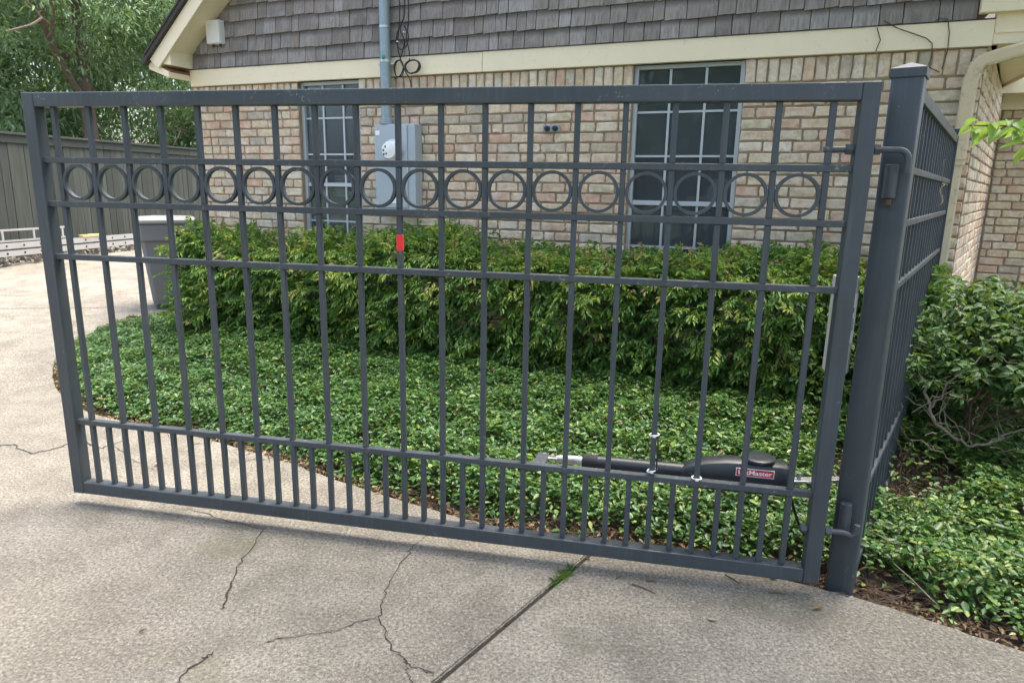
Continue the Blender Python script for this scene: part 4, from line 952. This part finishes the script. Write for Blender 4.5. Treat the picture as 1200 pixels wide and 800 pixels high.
def tree(name, loc, label, hgt, r, seed, crown_c, crown_r, nclus, per, cl_r, ll, lw, tm, group, limbdepth=2, lean=(0, 0)):
    rd = random.Random(seed); T_ = empty(name, loc, label=label, cat='tree', group=group); m = B(); tips = []; allp = []
    pts = [(0, 0, -.1), (lean[0]*.3, lean[1]*.3, hgt*.35), (lean[0]*.7, lean[1]*.7, hgt*.7), (lean[0], lean[1], hgt)]
    m.tube([pts[0], (0, 0, .25)]+pts[1:], [r*1.35, r, r*.9, r*.75, r*.55], 10)
    for k in range(6):
        a = k*1.1+rd.uniform(-.3, .3); z = hgt*rd.uniform(.5, 1); limbs(m, (lean[0]*z/hgt, lean[1]*z/hgt, z), (math.cos(a), math.sin(a), rd.uniform(.2, .8)), crown_r[0]*.75, r*.42, limbdepth, tips, rd, .65, .1, 3, 4, allp)
    m.build('trunk', 'bark', T_, smooth=True)
    # leaf clumps through the crown volume: round the limbs and scattered lobes
    cc = rdir(nclus)*(rng.uniform(.25, 1, nclus)**.5)[:, None]*np.array(crown_r)*(1+.25*np.sin(np.arange(nclus)))[:, None]+np.array(crown_c)
    P = []; Ds = []; Ts = []
    for c0 in cc:
        k = int(per*rng.uniform(.5, 1.4)); rr = cl_r*rng.uniform(.6, 1.3)
        off = rng.normal(size=(k, 3))*rr*np.array([.55, .55, .38]); P.append(c0+off); Ds.append(off*.7/rr+rng.normal(size=(k, 3))*.5-np.array([0, 0, .55])); Ts.append(np.clip(tm+rng.normal()*.12+rng.normal(size=k)*.10, 0, 1))
    P = np.concatenate(P); Ds = np.concatenate(Ds); Ts = np.concatenate(Ts); n = len(P)
    L = ll*rng.uniform(.6, 1.25, n); N = np.stack([rng.normal(size=n)*.6, rng.normal(size=n)*.6, np.ones(n)], -1)
    o = link('crown', leaf_mesh('crown', P, Ds, N, L, L*lw, Ts, 'tree_leaf', .15, .25), T_); o['kind'] = 'stuff'
    return T_
GT = 'trees beyond the board fence'
tree('shade_tree', (-11.6, 19.4, .3), 'tall shade tree with bare trunk rising behind the board fence', 6.5, .21, 1, (0, .6, 6.3), (3.6, 3.2, 3.2), 250, 150, .70, .16, .32, .52, GT)
tree('shade_tree', (-15.5, 22.0, .3), 'leafy tree at the far left edge behind the board fence', 6.0, .18, 2, (0, 0, 4.6), (3.0, 3.0, 4.0), 190, 130, .8, .18, .32, .46, GT)
tree('shade_tree', (-9.5, 26.0, .3), 'dense tree between the tall shade tree and the house rake', 6.0, .2, 3, (0, 0, 5.2), (3.6, 3.0, 4.6), 190, 120, .9, .19, .32, .5, GT)
tree('shade_tree', (-16.5, 33.0, .3), 'distant tree filling the gap behind the tall shade tree', 7.5, .25, 6, (0, 0, 6.6), (5.5, 3.5, 6.0), 150, 100, 1.1, .28, .32, .56, GT)
tree('understory_tree', (-9.7, 22.4, .3), 'low dark bushy tree just above the board fence', 2.4, .09, 4, (0, 0, 2.3), (1.9, 1.2, 1.5), 90, 95, .55, .19, .32, .34, GT, 1)
tree('understory_tree', (-13.6, 19.8, .3), 'low leafy bush tree above the left end of the board fence', 2.4, .09, 5, (0, 0, 2.4), (1.8, 1.4, 1.6), 90, 95, .5, .19, .32, .5, GT, 1)

GS = 'street trees mirrored in the windows'
tree('street_tree', (-6.5, -9.5, -.1), 'street tree behind the camera, mirrored in the right window', 3.5, .2, 31, (0, 0, 3.8), (3.6, 2.6, 3.4), 120, 70, 1.1, .34, .4, .45, GS, 1)
tree('street_tree', (-14.5, -8.5, -.1), 'street tree behind the camera, mirrored in the left window', 3.5, .2, 32, (0, 0, 3.8), (3.8, 2.6, 3.4), 120, 70, 1.1, .34, .4, .45, GS, 1)

# right-hand shrub
sb = empty('broadleaf_shrub', (2.55, 3.85, 0), label='loose broadleaf shrub with twisting grey branches right of the fence', cat='shrub')
m = B(); rd = random.Random(12); tips = []; allp = []
for a, up_ in ((.3, .9), (1.6, 1.1), (2.7, .6), (3.6, .9), (4.6, .7), (5.6, 1.0)): limbs(m, (rd.uniform(-.06, .06), rd.uniform(-.06, .06), 0), (math.cos(a), math.sin(a), up_+.5), .5, .013, 2, tips, rd, .6, .1, 3, 4, allp)
m.build('stems', 'twig_brown', sb, smooth=True); m = B()
def gnarl(pts, r0, r1, sub=5, jit=.009):
    P_ = [Vector(p) for p in pts]; out = []
    for i in range(len(P_)-1):
        for k in range(sub): out.append(P_[i].lerp(P_[i+1], k/sub)+Vector((rd.gauss(0, jit), rd.gauss(0, jit), rd.gauss(0, jit))))
    out.append(P_[-1]); n_ = len(out); m.tube(out, [(r0+(r1-r0)*i/n_)*rd.uniform(.8, 1.2) for i in range(n_)], 6); return out
main = gnarl([(-.33, -.28, .66), (-.31, -.36, .50), (-.29, -.38, .42), (-.18, -.42, .34), (-.06, -.42, .30), (.14, -.36, .35), (.34, -.3, .39), (.55, -.2, .5)], .0085, .004)
gnarl([(.0, -.42, .305), (.16, -.45, .285), (.36, -.46, .28)], .005, .002); gnarl([(-.30, -.36, .50), (-.24, -.40, .66), (-.12, -.42, .80), (-.10, -.44, .90)], .005, .002)
for k in range(16):
    b_ = rd.choice(main); d_ = Vector((rd.gauss(0, .7), rd.gauss(0, .5), rd.uniform(-.2, 1))).normalized(); L_ = rd.uniform(.08, .28); gnarl([b_, b_+d_*L_*.5+Vector((0, 0, .02)), b_+d_*L_], .0028, .001, 3, .006)
for k in range(22):
    b_ = Vector((rd.uniform(-.45, .6), rd.uniform(-.5, -.2), rd.uniform(.3, .8))); d_ = Vector((rd.gauss(0, .8), rd.gauss(0, .3), rd.uniform(-.3, .8))).normalized(); L_ = rd.uniform(.12, .3); gnarl([b_, b_+d_*L_*.5, b_+d_*L_+Vector((0, 0, -.03))], .003, .001, 3, .008)
m.build('branches', 'twig_grey', sb, smooth=True)
tp = np.array([[*t_[0]] for t_ in tips]+[[*a] for a in allp]); tp = tp[tp[:, 2] > .25]
n = 900; base_ = tp[rng.integers(0, len(tp), n)]+rng.normal(size=(n, 3))*np.array([.17, .15, .11])
extra = np.stack([rng.uniform(-.42, 1.0, 950), rng.uniform(-.45, .6, 950), rng.uniform(.3, 1.12, 950)], -1); extra[:, 2] *= 1-.30*np.maximum(0, -extra[:, 0]/.45)
base_ = np.concatenate([base_, extra]); base_ = base_[(base_[:, 2] > .30+.28*(base_[:, 1] < .05)) & (base_[:, 2] < 1.12+.06*(base_[:, 0] > .2))]
sz = np.where(base_[:, 0] > .05, 1.35, 1.)
Ps = []; Ds = []; Ns = []; Ts = []; Ls = []
for k in range(7):
    n = len(base_); dd = rdir(n)*np.array([1, 1, .5]); Ps.append(base_+dd*.012); Ds.append(dd-np.array([0, 0, .15])); Ns.append(np.stack([rng.normal(size=n)*.4, rng.normal(size=n)*.4-.2, np.ones(n)], -1)); Ts.append(np.clip(.33+rng.normal(size=n)*.2, 0, 1)); Ls.append(.050*sz*rng.uniform(.6, 1.2, n))
P, D, N, T, L = map(np.concatenate, (Ps, Ds, Ns, Ts, Ls))
o = link('foliage', leaf_mesh('foliage', P, D, N, L, L*.50, T, 'shrub_leaf', .15, .2), sb); o['kind'] = 'stuff'

# shade tree at the right: its unseen crown is added to shade the drive, a low leafy branch reaches into view
sp0 = empty('overhanging_tree', (2.42, 2.62, 0), label='shade tree at the right whose low bright leafy branch reaches in at the upper right', cat='tree')
m = B(); m.tube([(3.3, -1.0, -.1), (3.2, -1.0, .4), (2.9, -.9, 2.0), (2.5, -.8, 3.6), (2.2, -.7, 5.2)], [.24, .19, .165, .14, .09], 10)
m.tube([(2.95, -.92, 1.75), (1.9, -.5, 1.85), (.9, -.15, 1.75), (-.02, .0, 1.62)], [.06, .03, .018, .009], 7)
tipo = []
for k in range(7): limbs(m, (2.4-.05*k, -.8, 3.4+.28*k), (math.cos(k*.95+2.2), math.sin(k*.95+2.2), .45), 2.2, .055, 2, tipo, random.Random(40+k), .6, .08, 3, 4)
br = [Vector(p) for p in ((-.02, .0, 1.62), (-.25, -.06, 1.72), (-.48, -.12, 1.80), (-.70, -.18, 1.835), (-.90, -.22, 1.83))]
m.tube(br, [.009, .007, .005, .004, .002], 6)
br2 = [Vector(p) for p in ((-.35, -.09, 1.76), (-.52, -.16, 1.78), (-.68, -.2, 1.765))]; m.tube(br2, [.004, .003, .0015], 5)
m.build('trunk', 'bark', sp0, smooth=True)
cc = rdir(170)*(rng.uniform(.2, 1, 170)**.5)[:, None]*np.array([3.0, 2.5, 1.3])+np.array([-.4, -1.6, 5.9]); P = []; D = []; T = []
for c0 in cc:
    k = int(80*rng.uniform(.5, 1.4)); off = rng.normal(size=(k, 3))*np.array([.32, .32, .2]); P.append(c0+off); D.append(off+rng.normal(size=(k, 3))*.3-np.array([0, 0, .3])); T.append(np.clip(rng.normal(.5, .2, k), 0, 1))
P, D, T = map(np.concatenate, (P, D, T)); n = len(P); L = .15*rng.uniform(.6, 1.2, n)
o = link('crown', leaf_mesh('crown', P, D, np.stack([rng.normal(size=n)*.5, rng.normal(size=n)*.5, np.ones(n)], -1), L, L*.45, T, 'tree_leaf', .15, .25), sp0); o['kind'] = 'stuff'
lv = []
rd = random.Random(9)
lm = [leaf_mesh('leaf', np.zeros((1, 3)), np.array([[1., 0, 0]]), np.array([[0, 0, 1.]]), .085, .036, np.array([t_]), 'bright_leaf', .2, dr) for t_, dr in ((.2, .25), (.5, .35), (.8, .2), (.95, .4))]
def put_leaf(p, d, s_):
    q_ = Vector(d).to_track_quat('X', 'Z'); o_ = link('leaf', rd.choice(lm), sp0, loc=p); o_.rotation_mode = 'QUATERNION'; q_ = q_ @ Vector((1, 0, 0)).rotation_difference(Vector((1, rd.uniform(-.2, .2), 0))) ; o_.rotation_quaternion = q_ @ __import__('mathutils').Quaternion((1, 0, 0), rd.uniform(-.6, .6)); o_.scale = (s_,)*3
for path, k_ in ((br, 52), (br2, 26), ([Vector(p) for p in ((1.9, -.5, 1.85), (.9, -.15, 1.75), (-.02, 0, 1.62))], 60)):
    for i in range(k_):
        f_ = .28+.72*i/k_; q_ = f_*(len(path)-1); a = path[int(q_)].lerp(path[min(int(q_)+1, len(path)-1)], q_-int(q_)); sg = 1 if i % 2 else -1
        put_leaf(a+Vector((rd.uniform(-.02, .02), rd.uniform(-.02, .02), rd.uniform(-.02, .02))), Vector((-.6+rd.uniform(-.4, .4), sg*.7+rd.uniform(-.4, .4), rd.uniform(-.75, .15))), rd.uniform(.6, 1.1))

# ------------------------------------------------------------------ litter on the concrete
GTW = 'twigs lying on the driveway'
for (x, y, a, L_, lab) in ((.56, 2.517, -.67, .11, 'longest dark twig on the concrete below the opener'), (.60, 2.575, -.2, .04, 'short dark twig just behind the longest twig'), (.47, 2.60, .7, .035, 'tiny forked twig near the grass tuft on the right slab'), (.35, 2.74, -.3, .03, 'tiny twig beside the joint under the bottom rail'),
                      (.95, 2.60, -1.0, .08, 'thin twig under the hinge end of the bottom rail'), (1.1, 2.50, -.1, .07, 'level thin twig left of the gate post foot'), (.78, 2.31, -.3, .03, 'small twig alone on the right slab in the foreground')):
    d_ = Vector((math.cos(a), math.sin(a), 0)); s_ = Vector((-d_.y, d_.x, 0)); o = B().tube([d_*-L_/2, s_*L_*.04, d_*L_/2], [.0028, .003, .0016], 5).mesh('twig', 'twig_brown')
    o = tag(link('twig', o), lab, 'twig', GTW); o.location = (x, y, .004)
for (x, y, a, L_, t_, lab) in ((1.2, 2.392, .3, .05, .55, 'curled brown dead leaf on the concrete in front of the gate post'), (-2.06, 3.68, .1, .055, 1., 'pale yellow fallen leaf on the concrete behind the gate'), (-1.33, 2.171, 1.2, .03, .05, 'tiny dark fallen leaf on the concrete in the left foreground'),
                              (1.14, 2.60, 2.2, .06, .75, 'pale curled dead leaf under the hinge end of the gate'), (-4.05, 7.0, .4, .12, .35, 'rusty brown dead leaf standing at the far tip of the bed')):
    me = leaf_mesh('fallen_leaf', np.array([[0, 0, 0.]]), np.array([[math.cos(a), math.sin(a), .05]]), np.array([[0, 0, 1.]]), L_, L_*.4, np.array([t_]), 'dead_leaf', .35, .12)
    o = tag(link('fallen_leaf', me), lab, 'leaf'); o.location = (x, y, .008+float(zg(y))+(.11 if y > 5 else 0))
# grass tuft in the joint
n = 120; f_ = rng.uniform(-.10, .075, n); base_ = np.array([.245, 2.62])+jd*f_[:, None]+jn*rng.normal(size=(n, 1))*.007
az = rng.uniform(0, 6.28, n); D = np.stack([np.cos(az)*.9, np.sin(az)*.9, rng.uniform(.3, 1.2, n)], -1)
o = link('grass_tuft', leaf_mesh('grass_tuft', np.concatenate([base_, np.full((n, 1), -.01)], 1), D, np.stack([rng.normal(size=n), rng.normal(size=n), np.ones(n)], -1), rng.uniform(.02, .05, n), .004, rng.uniform(0, 1, n), 'grass_blade', .1, .35))
tag(o, 'small green grass tuft growing in the driveway joint', 'grass')
# bare sticks by the post
for pts, lab in (([(1.62, 2.86, .12), (1.70, 2.74, .10), (1.74, 2.65, .09), (1.78, 2.62, .14), (1.86, 2.66, .18)], 'forked grey stick lying over the ground cover right of the post'), ([(1.63, 2.62, .08), (1.66, 2.53, .06), (1.69, 2.44, .03), (1.71, 2.42, .015)], 'pale bent stick by the driveway edge right of the post')):
    tag(B().tube(pts, [.0025]+[.003]*(len(pts)-2)+[.0012], 6).build('stick', 'twig_grey'), lab, 'stick')
